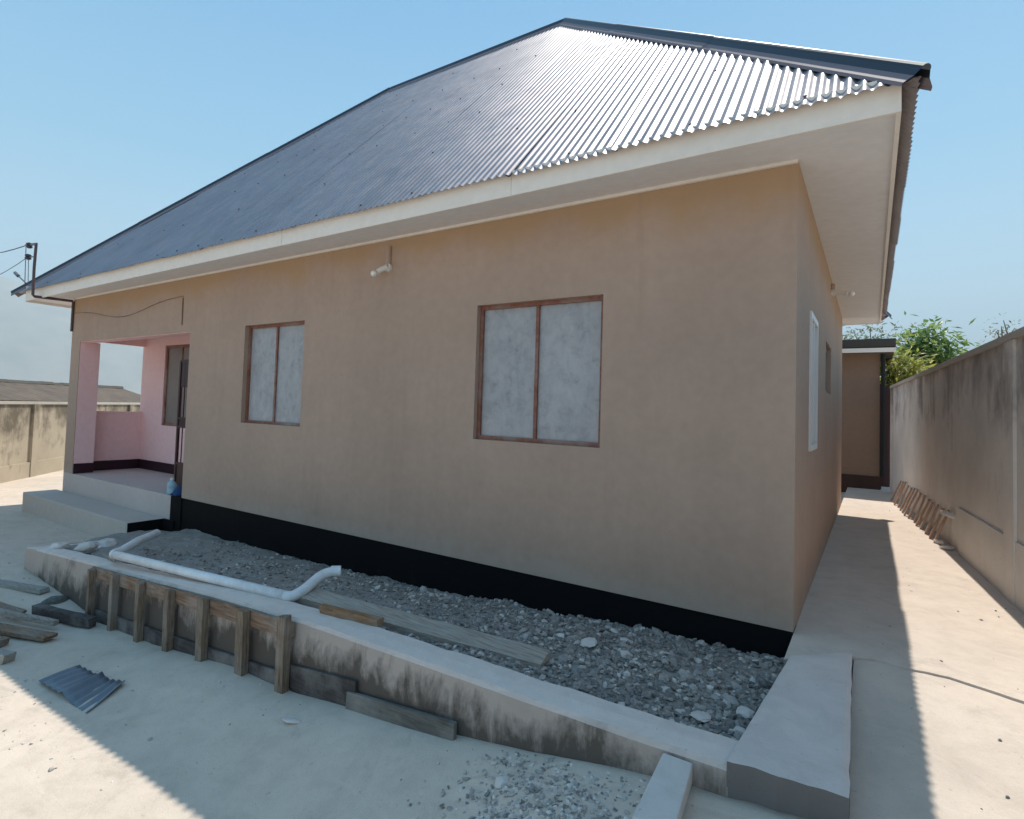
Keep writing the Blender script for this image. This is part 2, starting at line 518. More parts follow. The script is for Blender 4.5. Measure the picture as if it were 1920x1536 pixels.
ORIG = {}
def obj(name, mb, m, parent=None, bevel=0.0, smooth=False):
    me = bpy.data.meshes.new(name)
    off = ORIG.get(parent.name, Vector()) if parent else Vector()
    me.from_pydata([v - off for v in mb.v], [], mb.f)
    me.materials.append(m)
    if bevel:
        bm = bmesh.new()
        bm.from_mesh(me)
        bmesh.ops.remove_doubles(bm, verts=bm.verts, dist=1e-5)
        bmesh.ops.bevel(bm, geom=bm.edges[:], offset=bevel, segments=2, affect='EDGES', profile=0.6, clamp_overlap=True)
        bm.to_mesh(me)
        bm.free()
    if smooth:
        for p in me.polygons:
            p.use_smooth = True
    o = bpy.data.objects.new(name, me)
    COL.objects.link(o)
    if parent:
        o.parent = parent
        ORIG[o.name] = off
    return o
def tag(o, label=None, cat=None, group=None, kind=None):
    if label: o['label'] = label
    if cat: o['category'] = cat
    if group: o['group'] = group
    if kind: o['kind'] = kind
    return o
def thing(name, label, cat, loc, group=None):
    o = bpy.data.objects.new(name, None)
    o.empty_display_size = 0.2
    COL.objects.link(o)
    o.location = loc
    ORIG[o.name] = Vector(loc)
    return tag(o, label, cat, group)

def lerp(a, b, t): return a + (b - a) * t
def interp(tab, x):
    if x <= tab[0][0]: return tab[0][1]
    for (x0, y0), (x1, y1) in zip(tab, tab[1:]):
        if x <= x1: return lerp(y0, y1, (x - x0) / (x1 - x0))
    return tab[-1][1]
def smooth(t):
    t = max(0, min(1, t))
    return t * t * (3 - 2 * t)

# ------------------------------------------------------------------ ground
F1 = [(-30, -.62), (-8, -.60), (-6.9, -.55), (-6.3, -.55), (-5, -.65), (-4, -.59), (-3, -.47), (-2.4, -.45), (-1.26, -.31), (-.84, -.235), (-.55, -.18), (-.2, -.125), (.3, -.095), (3, -.095)]
F2 = [(-30, -.62), (-5, -.62), (-3.5, -.60), (-1.8, -.56), (-.9, -.36), (0, -.16), (3, -.12)]
def zg(x, y):
    z = lerp(interp(F1, x), interp(F2, x), smooth((-1.75 - y) / 0.8))
    if -6.6 < x < 0.2 and -1.62 < y < 3:
        z -= 0.5                                   # dug away below the gravel bed
    return z
def zgn(x, y):
    return zg(x, y) + 0.006 * noise.noise(Vector((x * 1.7, y * 1.7, 0))) + 0.003 * noise.noise(Vector((x * 7, y * 7, 3)))
def axis(lo, hi, step, far=9000):
    a = []
    s, x = step * 2, lo
    while x > -far:
        x -= s
        s *= 1.45
        a.append(x)
    a = a[::-1]
    n = int((hi - lo) / step)
    a += [lo + (hi - lo) * i / n for i in range(n + 1)]
    s, x = step * 2, hi
    while x < far:
        x += s
        s *= 1.45
        a.append(x)
    return a
XS, YS = axis(-12, 1.6, 0.07, 9000), axis(-4.5, 0.2, 0.07, 9000)
g = MB()
for y in YS:
    for x in XS:
        g.v.append(Vector((x, y, zgn(x, y))))
nx = len(XS)
for j in range(len(YS) - 1):
    for i in range(nx - 1):
        g.f.append((j * nx + i, j * nx + i + 1, (j + 1) * nx + i + 1, (j + 1) * nx + i))
tag(obj('ground', g, MT['ground'], smooth=True), kind='structure')

# side path: two cement pours parted by an irregular crack
fence_x = lambda y: 1.26 - 0.0725 * (y - 1.3)
def path_piece(name, edge_fn, near, zf):
    b = MB()
    cols = 40
    rows = 30
    ring = []
    for j in range(rows + 1):
        for i in range(cols + 1):
            u = i / cols
            if near:
                y0 = -4.6
                x = lerp(0.301, 1.75, u)
                ye = edge_fn(x)
                y = lerp(ye, y0, j / rows)
            else:
                y1 = 10.5
                y = None
                x0 = lerp(0.0, 1.75, u)
                ye = edge_fn(x0)
                y = lerp(ye, y1, (j / rows) ** 1.5)
                x = x0
            b.v.append(Vector((x, y, zf(x, y) + 0.004 * noise.noise(Vector((x * 3, y * 3, 5))))))
    for j in range(rows):
        for i in range(cols):
            k = j * (cols + 1) + i
            q = (k, k + 1, k + cols + 2, k + cols + 1)
            b.f.append(q[::-1] if near else q)
    # drop an edge skirt into the crack
    for i in range(cols):
        a, c = b.v[i], b.v[i + 1]
        b.quad(a, c, c - Vector((0, 0, 0.06)), a - Vector((0, 0, 0.06))) if near else b.quad(c, a, a - Vector((0, 0, 0.06)), c - Vector((0, 0, 0.06)))
    if not near:
        for j in range(rows):
            a, c = b.v[j * (cols + 1)], b.v[(j + 1) * (cols + 1)]
            b.quad(a, c, c - Vector((0, 0, 0.3)), a - Vector((0, 0, 0.3)))
    o = obj(name, b, MT['path'], smooth=False)
    return tag(o, kind='structure')
def crack(x):
    base = interp([(0, -.445), (.29, -.175), (.40, -.105), (.53, -.13), (.70, -.12), (.83, -.17), (.96, -.225), (1.8, -.5)], x)
    w = smooth((x - .3) / .1)
    return base + w * (0.014 * noise.noise(Vector((x * 5, 0, 9))) + 0.008 * noise.noise(Vector((x * 19, 0, 2))))
zfar = lambda x, y: -0.012
znear = lambda x, y: lerp(-0.022, -0.088, smooth((-0.2 - y) / 1.4))
path_piece('path', crack, False, zfar)
path_piece('path', lambda x: crack(x) - 0.003 - 0.010 * smooth((x - 0.45) / 0.5), True, znear)

# ------------------------------------------------------------------ house
house = thing('house', 'tan single-storey house with a hipped bare metal roof and pink porch', 'house', (-5, 3.3, 0))
H = 2.85
XL, XP, YB = -10.385, -6.78, 6.6      # left wall, porch edge, back wall

def wall_with_holes(u0, u1, z0, z1, holes, place, depth, mb):
    """a wall slab on a grid of (u, z), with the holes left out and their reveals closed"""
    us = sorted({u0, u1, *[h[0] for h in holes], *[h[1] for h in holes]})
    zs = sorted({z0, z1, *[h[2] for h in holes], *[h[3] for h in holes]})
    def inhole(u, z):
        return any(h[0] < u < h[1] and h[2] < z < h[3] for h in holes)
    for a, b in zip(us, us[1:]):
        for c, d in zip(zs, zs[1:]):
            if inhole((a + b) / 2, (c + d) / 2):
                continue
            mb.quad(place(a, 0, c), place(b, 0, c), place(b, 0, d), place(a, 0, d))
            mb.quad(place(b, depth, c), place(a, depth, c), place(a, depth, d), place(b, depth, d))
    for (a, b, c, d) in holes:
        mb.quad(place(a, 0, c), place(a, 0, d), place(a, depth, d), place(a, depth, c))
        mb.quad(place(b, 0, d), place(b, 0, c), place(b, depth, c), place(b, depth, d))
        mb.quad(place(a, 0, d), place(b, 0, d), place(b, depth, d), place(a, depth, d))
        mb.quad(place(b, 0, c), place(a, 0, c), place(a, depth, c), place(b, depth, c))
    mb.quad(place(u0, 0, z1), place(u1, 0, z1), place(u1, depth, z1), place(u0, depth, z1))
    mb.quad(place(u0, 0, z0), place(u0, 0, z1), place(u0, depth, z1), place(u0, depth, z0))
    mb.quad(place(u1, 0, z1), place(u1, 0, z0), place(u1, depth, z0), place(u1, depth, z1))

front = lambda u, d, z: (u, d, z)
WB = (-2.335, -1.228, 1.005, 2.125)
WS = (-5.60, -4.545, 1.005, 2.135)
b = MB()
wall_with_holes(XP, 0.0, 0.0, 2.87, [WB, WS], front, 0.2, b)
obj('wall', b, MT['tan'], house)
side = lambda u, d, z: (-d, u, z)
WD = (0.90, 1.54, 1.03, 2.06)
WE = (2.75, 3.65, 1.55, 2.06)
WF = (4.7, 5.5, 1.0, 2.1)
b = MB()
wall_with_holes(0.2, YB, -0.05, 2.87, [WD, WE], side, 0.2, b)
o = obj('wall', b, MT['tan'], house)
b = MB()
b.box(XL, -0.2, YB - 0.2, YB, -0.6, 2.87)
b.box(XL, XL + 0.2, 1.45, YB - 0.2, -0.6, 2.87)
obj('wall', b, MT['tan'], house)

def window(hole, place, m_frame, fw, setback, split=True, depth=0.05):
    a, b_, c, d = hole
    fr = MB()
    def pb(u0, u1, z0, z1, d0, d1):
        p = [place(u0, d0, z0), place(u1, d0, z0), place(u1, d1, z0), place(u0, d1, z0), place(u0, d0, z1), place(u1, d0, z1), place(u1, d1, z1), place(u0, d1, z1)]
        return p
    for q in ((a, a + fw, c, d), (b_ - fw, b_, c, d), (a + fw, b_ - fw, d - fw, d), (a + fw, b_ - fw, c, c + fw)):
        fr.hexa(pb(*q, setback, setback + depth))
    w = obj('window', fr, m_frame, house)
    mid = (a + b_) / 2 - 0.01
    if split:
        mu = MB()
        mu.hexa(pb(mid - fw * 0.42, mid + fw * 0.42, c + fw, d - fw, setback + 0.006, setback + depth))
        obj('mullion', mu, m_frame, w)
        spans = ((a + fw, mid - fw * 0.42), (mid + fw * 0.42, b_ - fw))
    else:
        spans = ((a + fw, b_ - fw),)
    for (s0, s1) in spans:
        p = MB()
        p.hexa(pb(s0, s1, c + fw, d - fw, setback + 0.026, setback + 0.034))
        obj('pane', p, MT['glass'], w)
    return w
window(WB, front, MT['frame'], 0.032, 0.048)
window(WS, front, MT['frame'], 0.030, 0.055)
for q in (WD, WE):
    window(q, side, MT['whiteframe'] if q is WD else MT['curtain'], 0.045, -0.014 if q is WD else 0.04, True)

# black plinth along the front and the side of the porch steps
b = MB()
b.box(XP + 0.001, -0.004, 0.012, 0.195, -0.75, -0.001)
b.box(-7.03, XP + 0.0005, -0.004, 0.19, -0.75, -0.0035)
obj('plinth', b, MT['black'], house)

# porch: floor slab, column, beam, parapet, back wall
b = MB()
b.box(XL, -7.031, 0.0, 0.2, -0.75, -0.002)
b.box(XL, XP, 0.2005, 1.3, -0.75, -0.002)
obj('porch_floor', b, MT['floor'], house)
b = MB()
b.box(XL, -10.06, 0.0, 0.3, 0.0, 2.125)
col = obj('column', b, MT['tan'], house)
b = MB()                                    # the inner faces of the column are pink
b.box(-10.06, -10.052, 0.012, 0.3, 0.16, 2.12)
obj('column_lining', b, MT['pink'], house)
b = MB()
b.box(XL, XP, 0.0, 0.2, 2.125, 2.87)
obj('beam', b, MT['tan'], house)
b = MB()
b.box(-10.05, XP, 0.012, 0.196, 2.117, 2.1245)
obj('beam_lining', b, MT['pink'], house)
b = MB()
b.box(XL, -10.3, 0.3, 1.15, 0.0, 1.0)
obj('parapet', b, MT['pink'], house)
b = MB()
b.box(XL, -10.3, 0.3, 1.15, 2.17, 2.87)
obj('side_beam', b, MT['pink'], house)
WP = (-9.61, -8.05, 0.79, 2.17)
b = MB()
wall_with_holes(XL, XP, 0.0, 2.87, [WP], lambda u, d, z: (u, 1.15 + d, z), 0.2, b)
obj('porch_back_wall', b, MT['pink'], house)
b = MB()
b.box(-10.3, XP, 0.2, 1.15, 2.80, 2.86)
obj('porch_ceiling', b, MT['soffit'], house)
b = MB()
b.box(XP, XP + 0.19, 0.2, 1.15, 0.0, 2.8)
obj('porch_side_wall', b, MT['pink'], house)
b = MB()
b.box(-10.3, -10.285, 0.31, 1.135, 0.0, 0.16)
b.box(-10.3, XP, 1.135, 1.149, 0.0, 0.16)
b.box(-10.055, -10.046, 0.012, 0.3, 0.0, 0.16)
obj('skirting', b, MT['maroon'], house)
# porch window: brown frame, grey glass
def pw(u0, u1, z0, z1, d0, d1, mb):
    mb.box(u0, u1, 1.15 + d0, 1.15 + d1, z0, z1)
b = MB()
f = 0.05
for q in ((WP[0], WP[0] + f, WP[2], WP[3]), (WP[1] - f, WP[1], WP[2], WP[3]), (WP[0] + f, WP[1] - f, WP[3] - f, WP[3]), (WP[0] + f, WP[1] - f, WP[2], WP[2] + f)):
    pw(*q, 0.02, 0.07, b)
wd = obj('window', b, MT['frame'], house)
b = MB(); pw(-9.13, -9.09, WP[2] + f, WP[3] - f, 0.025, 0.065, b); obj('mullion', b, MT['frame'], wd)
b = MB(); pw(WP[0] + f, -9.13, WP[2] + f, WP[3] - f, 0.04, 0.05, b); obj('pane', b, MT['curtain'], wd)
b = MB(); pw(-9.09, WP[1] - f, WP[2] + f, WP[3] - f, 0.04, 0.05, b); obj('pane', b, MT['curtain'], wd)
# step in front of the porch
b = MB()
b.box(-10.6, -7.16, -0.47, -0.002, -0.8, -0.305)
obj('step', b, MT['step'], house, bevel=0.012)
b = MB()
b.box(-7.16, -7.15, -0.462, -0.006, -0.8, -0.311)
b.box(-7.15, -6.9, -0.03, -0.006, -0.8, -0.309)
obj('step_end', b, MT['black'], house)

# soffit and fascia
FX, FY, FL, FBK = 0.465, -0.46, -10.97, 7.02
b = MB()
zi, zo = 2.85, 2.812
outer = [(FX, FY, zo), (FX, FBK, zo), (FL, FBK, zo), (FL, FY, zo - 0.015)]
inner = [(-0.01, 0.01, zi), (-0.01, YB - 0.01, zi), (XL + 0.01, YB - 0.01, zi), (XL + 0.01, 0.01, zi)]
for i in range(4):
    j = (i + 1) % 4
    b.quad(outer[i], inner[i], inner[j], outer[j])
    o2 = [Vector(p) + Vector((0, 0, 0.012)) for p in (outer[i], outer[j], inner[j], inner[i])]
    b.quad(*o2)
obj('soffit', b, MT['soffit'], house)
b = MB()
b.box(-0.0, XL, -0.022, -0.001, 2.825, 2.846)   # light cover strip where wall and soffit meet
obj('cover_strip', b, MT['cream'], house)
cuts = [FL, -7.9, -4.35, -1.75, FX]
for ca, cb in zip(cuts, cuts[1:]):
    ca2, cb2 = ca + (0.002 if ca > FL else 0), cb - (0.002 if cb < FX else 0)
    za0, za1 = lerp(2.775, 2.80, (ca2 - FL) / (FX - FL)), lerp(2.945, 2.985, (ca2 - FL) / (FX - FL))
    zb0, zb1 = lerp(2.775, 2.80, (cb2 - FL) / (FX - FL)), lerp(2.945, 2.985, (cb2 - FL) / (FX - FL))
    jy = random.uniform(-.0015, .0015)
    b = MB()
    b.hexa([(ca2, FY - .022 + jy, za0), (cb2, FY - .022 + jy, zb0), (cb2, FY, zb0), (ca2, FY, za0), (ca2, FY - .022 + jy, za1), (cb2, FY - .022 + jy, zb1), (cb2, FY, zb1), (ca2, FY, za1)])
    obj('fascia_board', b, MT['cream'], house)
b = MB(); b.box(FX, FX + .022, FY - .022, FBK, 2.80, 3.02)
obj('fascia_board', b, MT['cream'], house)
b = MB(); b.box(FL - .022, FL, FY - .022, FBK, 2.76, 3.02)
obj('fascia_board', b, MT['cream'], house)
b = MB(); b.box(FL, FX, FBK, FBK + .022, 2.80, 2.98)
obj('fascia_board', b, MT['cream'], house)

# hipped corrugated roof: every sheet is an object
EX0, EX1, EY0, EY1, EZ = -11.28, 0.555, -0.53, 7.09, 2.925
RY, RZ, RXR, RXL = 3.28, 6.80, -3.22, -6.55
PIT, AMP = 0.066, 0.0074
def roof_plane(o, ulen, udir, vdir, top_left, top_right, nsheet_w, mb_screws):
    """o: eave start; udir: unit along the eave; vdir: slope vector per unit run v in 0..1 (eave to ridge);
    top_left(u) -> largest v at that u"""
    ud, vd = Vector(udir), Vector(vdir)
    n = ud.cross(vd).normalized()
    if n.z < 0: n = -n
    k = 0
    while k * nsheet_w < ulen - 1e-6:
        u0, u1 = k * nsheet_w, min(ulen, (k + 1) * nsheet_w + PIT * 0.5)
        mb = MB()
        steps = max(2, int(round((u1 - u0) / (PIT / 8))))
        lift = 0.0036 * (k % 2) + random.uniform(-0.001, 0.001)
        eave = random.uniform(-0.006, 0.008)
        vl = vd.length
        bend = [random.uniform(-.004, .004) for _ in range(3)]
        rows = 7
        pts = []
        for i in range(steps + 1):
            u = lerp(u0, u1, i / steps)
            vm = max(0.0005, top_left(u))
            h = AMP * math.cos(2 * PI * u / PIT) + lift
            row = []
            for r in range(rows + 1):
                v = vm * r / rows
                wob = bend[0] * math.sin(v * 7 + k) + bend[1] * math.sin(v * 3.1 + 2 * k)
                vv = v + (eave / vl if r == 0 else 0)
                row.append(len(mb.v))
                mb.v.append(Vector(o) + ud * u + vd * vv + n * (h + wob))
            pts.append(row)
        for i in range(steps):
            for r in range(rows):
                mb.f.append((pts[i][r], pts[i + 1][r], pts[i + 1][r + 1], pts[i][r + 1]))
        s = obj('roof_sheet', mb, MT['zinc'], house, smooth=True)
        k += 1
    for v in (0.02, 0.19, 0.36, 0.53, 0.70, 0.87):
        u = PIT * 3
        while u < ulen:
            if top_left(u) > v + 0.02 and random.random() < 0.7:
                c = Vector(o) + ud * (round(u / PIT) * PIT) + vd * (v + random.uniform(-.003, .003)) + n * (AMP + 0.002)
                a1, a2 = ud * 0.009, vd.normalized() * 0.009
                t_ = n * 0.008
                mb_screws.hexa([c - a1 - a2, c + a1 - a2, c + a1 + a2, c - a1 + a2, c - a1 * .6 - a2 * .6 + t_, c + a1 * .6 - a2 * .6 + t_, c + a1 * .6 + a2 * .6 + t_, c - a1 * .6 + a2 * .6 + t_])
            u += PIT * random.choice((6, 7, 8, 9))
scr = MB()
UL = EX1 - EX0
def tf(u):
    x = EX0 + u
    if x < RXL: return (x - EX0) / (RXL - EX0)
    if x > RXR: return (EX1 - x) / (EX1 - RXR)
    return 1.0
roof_plane((EX0, EY0, EZ), UL, (1, 0, 0), (0, RY - EY0, RZ - EZ), tf, None, PIT * 12, scr)
def tb(u):
    x = EX1 - u
    if x < RXL: return (x - EX0) / (RXL - EX0)
    if x > RXR: return (EX1 - x) / (EX1 - RXR)
    return 1.0
scr2 = MB()
roof_plane((EX1, EY1, EZ), UL, (-1, 0, 0), (0, RY - EY1, RZ - EZ), tb, None, PIT * 12, scr2)
VL = EY1 - EY0
tr_ = lambda u: 1 - abs(2 * u / VL - 1)
roof_plane((EX1, EY0, EZ), VL, (0, 1, 0), (RXR - EX1, 0, RZ - EZ), tr_, None, PIT * 12, scr2)
roof_plane((EX0, EY1, EZ), VL, (0, -1, 0), (RXL - EX0, 0, RZ - EZ), tr_, None, PIT * 12, scr2)
tag(obj('roof_screws', scr, MT['screw'], house), kind='stuff')

def ridge_cap(a, b_, n1, n2, ext=0.0):
    """folded cap with a round crown along a-b; n1, n2 are the normals of the two slopes"""
    a, b_ = Vector(a), Vector(b_)
    d = (b_ - a).normalized()
    a = a - d * ext
    n1, n2 = Vector(n1).normalized(), Vector(n2).normalized()
    upv = (n1 + n2).normalized()
    f1 = d.cross(n1); f1 = f1 if f1.z < 0 else -f1
    f2 = d.cross(n2); f2 = f2 if f2.z < 0 else -f2
    sec = []
    lift = upv * 0.012
    sec.append(f1 * 0.098 + n1 * 0.004)
    sec.append(f1 * 0.086 + n1 * 0.016)
    sec.append(f1 * 0.042 + n1 * 0.016 + lift)
    for i in range(7):
        t = PI * i / 6
        sec.append(lift + upv * (0.024 + 0.027 * math.sin(t)) + (f1 - f2).normalized() * 0.027 * math.cos(t))
    sec.append(f2 * 0.042 + n2 * 0.016 + lift)
    sec.append(f2 * 0.086 + n2 * 0.016)
    sec.append(f2 * 0.098 + n2 * 0.004)
    L = (b_ - a).length
    nseg = max(1, int(round(L / 2.4)))
    for s_ in range(nseg):
        mb = MB()
        p0 = a + d * (L * s_ / nseg - (0.06 if s_ else 0))
        p1 = a + d * (L * (s_ + 1) / nseg)
        h = upv * 0.004 * (s_ % 2)
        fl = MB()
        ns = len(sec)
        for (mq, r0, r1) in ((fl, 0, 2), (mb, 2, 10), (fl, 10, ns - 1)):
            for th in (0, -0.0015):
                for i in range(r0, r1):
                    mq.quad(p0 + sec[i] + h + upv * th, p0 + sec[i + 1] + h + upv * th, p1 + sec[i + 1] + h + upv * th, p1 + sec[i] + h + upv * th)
        if s_ == 0:
            k0 = len(mb.v)
            for q in sec[3:10]:
                mb.v.append(p0 + q + h)
            mb.f.append(tuple(range(k0, k0 + 7)))
        rc = obj('ridge_cap', mb, MT['cap'], house)
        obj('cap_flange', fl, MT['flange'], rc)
nf = (0, -(RZ - EZ), RY - EY0)
nb = (0, (RZ - EZ), EY1 - RY)
nr = ((RZ - EZ), 0, EX1 - RXR)
nl = (-(RZ - EZ), 0, RXL - EX0)
ridge_cap((EX1, EY0, EZ), (RXR, RY, RZ), nf, nr, 0.01)
ridge_cap((EX0, EY0, EZ), (RXL, RY, RZ), nf, nl, 0.05)
ridge_cap((RXL, RY, RZ), (RXR, RY, RZ), nf, nb)
ridge_cap((EX1, EY1, EZ), (RXR, RY, RZ), nb, nr, 0.05)
ridge_cap((EX0, EY1, EZ), (RXL, RY, RZ), nb, nl, 0.05)

# ------------------------------------------------------------------ kerb (low retaining wall), slab, gravel bed
KT = [(-6.5, -.30), (-5.1, -.205), (-4.2, -.15), (-3.3, -.085), (-2.4, -.045), (-1.2, -.028), (-.5, -.02), (-.04, -.006)]
ktop = lambda x: interp(KT, x)
kerb = thing('retaining_kerb', 'low stained concrete kerb wall holding the gravel bed in front of the house', 'kerb wall', (-3.2, -1.55, -0.5))
b = MB()
n = 90
sec_prev = None
for i in range(n + 1):
    x = lerp(-6.45, -0.045, i / n)
    zt = ktop(x)
    w1 = 0.012 * noise.noise(Vector((x * 4, 1, 0))) + 0.006 * noise.noise(Vector((x * 17, 1, 0)))
    w2 = 0.014 * noise.noise(Vector((x * 5, 7, 0))) + 0.006 * noise.noise(Vector((x * 21, 7, 0)))
    w3 = 0.008 * noise.noise(Vector((x * 9, 4, 0))) + 0.005 * noise.noise(Vector((x * 30, 4, 0)))
    yo, yi = -1.655, -1.44 - 0.05 * smooth((-2 - x) / 3)
    sec = [(x, yo - 0.02 + w3, -0.9), (x, yo - 0.012 + w3, zt - 0.16), (x, yo + w1 * .6, zt - 0.02), (x, yo + 0.016 + w1, zt + w3 * .5), (x, (yo + yi) / 2, zt + 0.006 + w3 * .6), (x, yi - 0.012 + w2, zt + w3 * .4), (x, yi + w2, zt - 0.02), (x, yi + 0.01, -0.9)]
    k = len(b.v)
    b.v += [Vector(q) for q in sec]
    if i:
        for j in range(7):
            b.f.append((k - 8 + j, k + j, k + j + 1, k - 8 + j + 1))
k = len(b.v)
b.f.append(tuple(range(0, 8)))
b.f.append(tuple(reversed(range(k - 8, k))))
obj('kerb_wall', b, MT['kerb'], kerb)
b = MB()                                   # left return of the kerb, back to the porch step
zt = -.30
b.hexa([(-6.75, -1.66, -.9), (-6.45, -1.66, -.9), (-6.45, -.9, -.9), (-6.75, -.9, -.9), (-6.75, -1.66, zt - .03), (-6.45, -1.655, zt), (-6.45, -.9, zt - .02), (-6.75, -.9, zt - .08)])
obj('kerb_end', b, MT['kerb'], kerb, bevel=0.02)
b = MB()                                   # dark round hole in the kerb top
b.lathe((-5.75, -1.53, -.262), [(.085, 0), (.07, 0.006), (.001, 0.0065)], 18)
for v in b.v: v.z += (v.x + 5.75) * 0.07
obj('drain_hole', b, MT['dark'], kerb)

slab = MB()
def slabtop(x, y): return 0.02 + 0.004 * noise.noise(Vector((x * 6, y * 6, 1)))
P4 = [(-0.05, -1.655), (0.318, -1.625), (0.293, -0.16), (0.03, -0.43)]
N = 16
for j in range(N + 1):
    for i in range(N + 1):
        u, v = i / N, j / N
        x = lerp(lerp(P4[0][0], P4[1][0], u), lerp(P4[3][0], P4[2][0], u), v)
        y = lerp(lerp(P4[0][1], P4[1][1], u), lerp(P4[3][1], P4[2][1], u), v)
        if j == 0: y += 0.01 * noise.noise(Vector((x * 14, 0, 0)))
        if i == N: x += 0.006 * noise.noise(Vector((0, y * 12, 0)))
        edge = i in (0, N) or j in (0, N)
        slab.v.append(Vector((x, y, slabtop(x, y) - (0.008 if edge else 0))))
for j in range(N):
    for i in range(N):
        k = j * (N + 1) + i
        slab.f.append((k, k + 1, k + N + 2, k + N + 1))
ringi = [i for i in range(N + 1)] + [(j) * (N + 1) + N for j in range(1, N + 1)] + [N * (N + 1) + i for i in range(N - 1, -1, -1)] + [j * (N + 1) for j in range(N - 1, 0, -1)]
for a_, c_ in zip(ringi, ringi[1:] + ringi[:1]):
    A, C_ = slab.v[a_], slab.v[c_]
    slab.quad(A, (A.x, A.y, -0.6), (C_.x, C_.y, -0.6), C_)
tag(obj('concrete_slab', slab, MT['slab']), 'thick grey concrete slab ending the kerb at the house corner', 'slab')

# gravel bed
def zbed(x, y):
    zw = interp([(-6.6, -.36), (-5.5, -.37), (-3.7, -.35), (-2.2, -.28), (-.9, -.20), (0, -.19)], x)
    zk = ktop(x) - interp([(-6.6, .03), (-4, .05), (-2.4, .07), (-1.2, .09), (0, .12)], x)
    t = (y + 1.45) / 1.45
    z = lerp(zk, zw, t) + 0.03 * math.sin(PI * t)
    z += 0.035 * noise.noise(Vector((x * 2.3, y * 2.3, 2))) + 0.02 * noise.noise(Vector((x * 6, y * 6, 8))) + 0.012 * noise.noise(Vector((x * 14, y * 14, 4)))
    return z
b = MB()
nx_, ny_ = 220, 52
for j in range(ny_ + 1):
    for i in range(nx_ + 1):
        x = lerp(-6.62, 0.0, i / nx_)
        y = lerp(-1.5, 0.012, j / ny_)
        b.v.append(Vector((x, y, zbed(x, y))))
for j in range(ny_):
    for i in range(nx_):
        k = j * (nx_ + 1) + i
        b.f.append((k, k + 1, k + nx_ + 2, k + nx_ + 1))
tag(obj('gravel_bed', b, MT['grit'], smooth=False), kind='stuff')

ico_v, ico_f = [], []
bm = bmesh.new()
bmesh.ops.create_icosphere(bm, subdivisions=1, radius=1.0)
ico_v = [v.co.copy() for v in bm.verts]
ico_f = [tuple(v.index for v in f.verts) for f in bm.faces]
bm.free()
def rock(mb, c, s, flat=0.6):
    R = Matrix.Rotation(random.uniform(0, 6.28), 3, 'Z') @ Matrix.Rotation(random.uniform(-.6, .6), 3, 'X') @ Matrix.Rotation(random.uniform(-.6, .6), 3, 'Y')
    a = Vector((s * random.uniform(.8, 1.45), s * random.uniform(.6, 1.1), s * random.uniform(.4, .9) * flat * 1.4))
    k = len(mb.v)
    for v in ico_v:
        q = v * random.uniform(.6, 1.15)
        mb.v.append(Vector(c) + R @ Vector((q.x * a.x, q.y * a.y, q.z * a.z)))
    for f in ico_f:
        mb.f.append(tuple(k + i for i in f))
b = MB()
cnt = 0
while cnt < 8500:
    x = -5.6 * (random.random() ** 1.25) - 0.02
    y = random.uniform(-1.42, -0.01)
    dens = interp([(-6, .12), (-4.5, .25), (-3, .5), (-2, .85), (0, 1.0)], x)
    dens *= 0.55 + 0.9 * noise.noise(Vector((x * 1.6, y * 1.6, 11))) + 0.25
    if random.random() > dens: continue
    if x > lerp(-0.06, 0.0, (y + 1.45) / 1.45) - 0.02: continue
    s = random.choice((.005, .006, .008, .009, .011, .013, .016, .019, .026)) * interp([(-6, .8), (-2, .95), (0, 1.1)], x)
    if random.random() < .025: s *= 1.6
    rock(b, (x, y, zbed(x, y) + s * .25), s)
    cnt += 1
tag(obj('gravel', b, MT['rock']), kind='stuff')
# loose rubble in front of the kerb
m = mat('pale_rubble', (0.45, 0.42, 0.38), 0.9, spec=0.2)
t = NT(m)
t.color(t.ramp(t.island(), [(0.0, (0.20, 0.19, 0.18)), (0.4, (0.40, 0.37, 0.34)), (0.8, (0.56, 0.52, 0.47)), (1.0, (0.75, 0.70, 0.64))]))
MT['rubble'] = m
b = MB()
nn_ = 60
for j in range(nn_ + 1):
    for i in range(nn_ + 1):
        x, y = lerp(-1.35, -.22, i / nn_), lerp(-2.55, -1.66, j / nn_)
        h = 0.035 * math.exp(-(((x + .66) / .30) ** 2 + ((y + 2.02) / .22) ** 2)) - 0.012 + 0.016 * noise.noise(Vector((x * 9, y * 9, 1))) + 0.008 * noise.noise(Vector((x * 24, y * 24, 6)))
        b.v.append(Vector((x, y, zg(x, y) + h)))
for j in range(nn_):
    for i in range(nn_):
        k = j * (nn_ + 1) + i
        b.f.append((k, k + 1, k + nn_ + 2, k + nn_ + 1))
tag(obj('rubble_heap', b, MT['ground']), kind='stuff')
b = MB()
cnt = 0
while cnt < 1300:
    x = random.gauss(-.60, .19)
    y = random.gauss(-2.02, .17)
    if y > -1.69 or x > -.26: continue
    s = random.choice((.005, .007, .008, .010, .013))
    h = 0.035 * math.exp(-(((x + .66) / .30) ** 2 + ((y + 2.02) / .22) ** 2)) - 0.012 + 0.016 * noise.noise(Vector((x * 9, y * 9, 1)))
    rock(b, (x, y, zg(x, y) + max(h, 0) + s * .15), s)
    cnt += 1
tag(obj('rubble', b, MT['rubble']), kind='stuff')

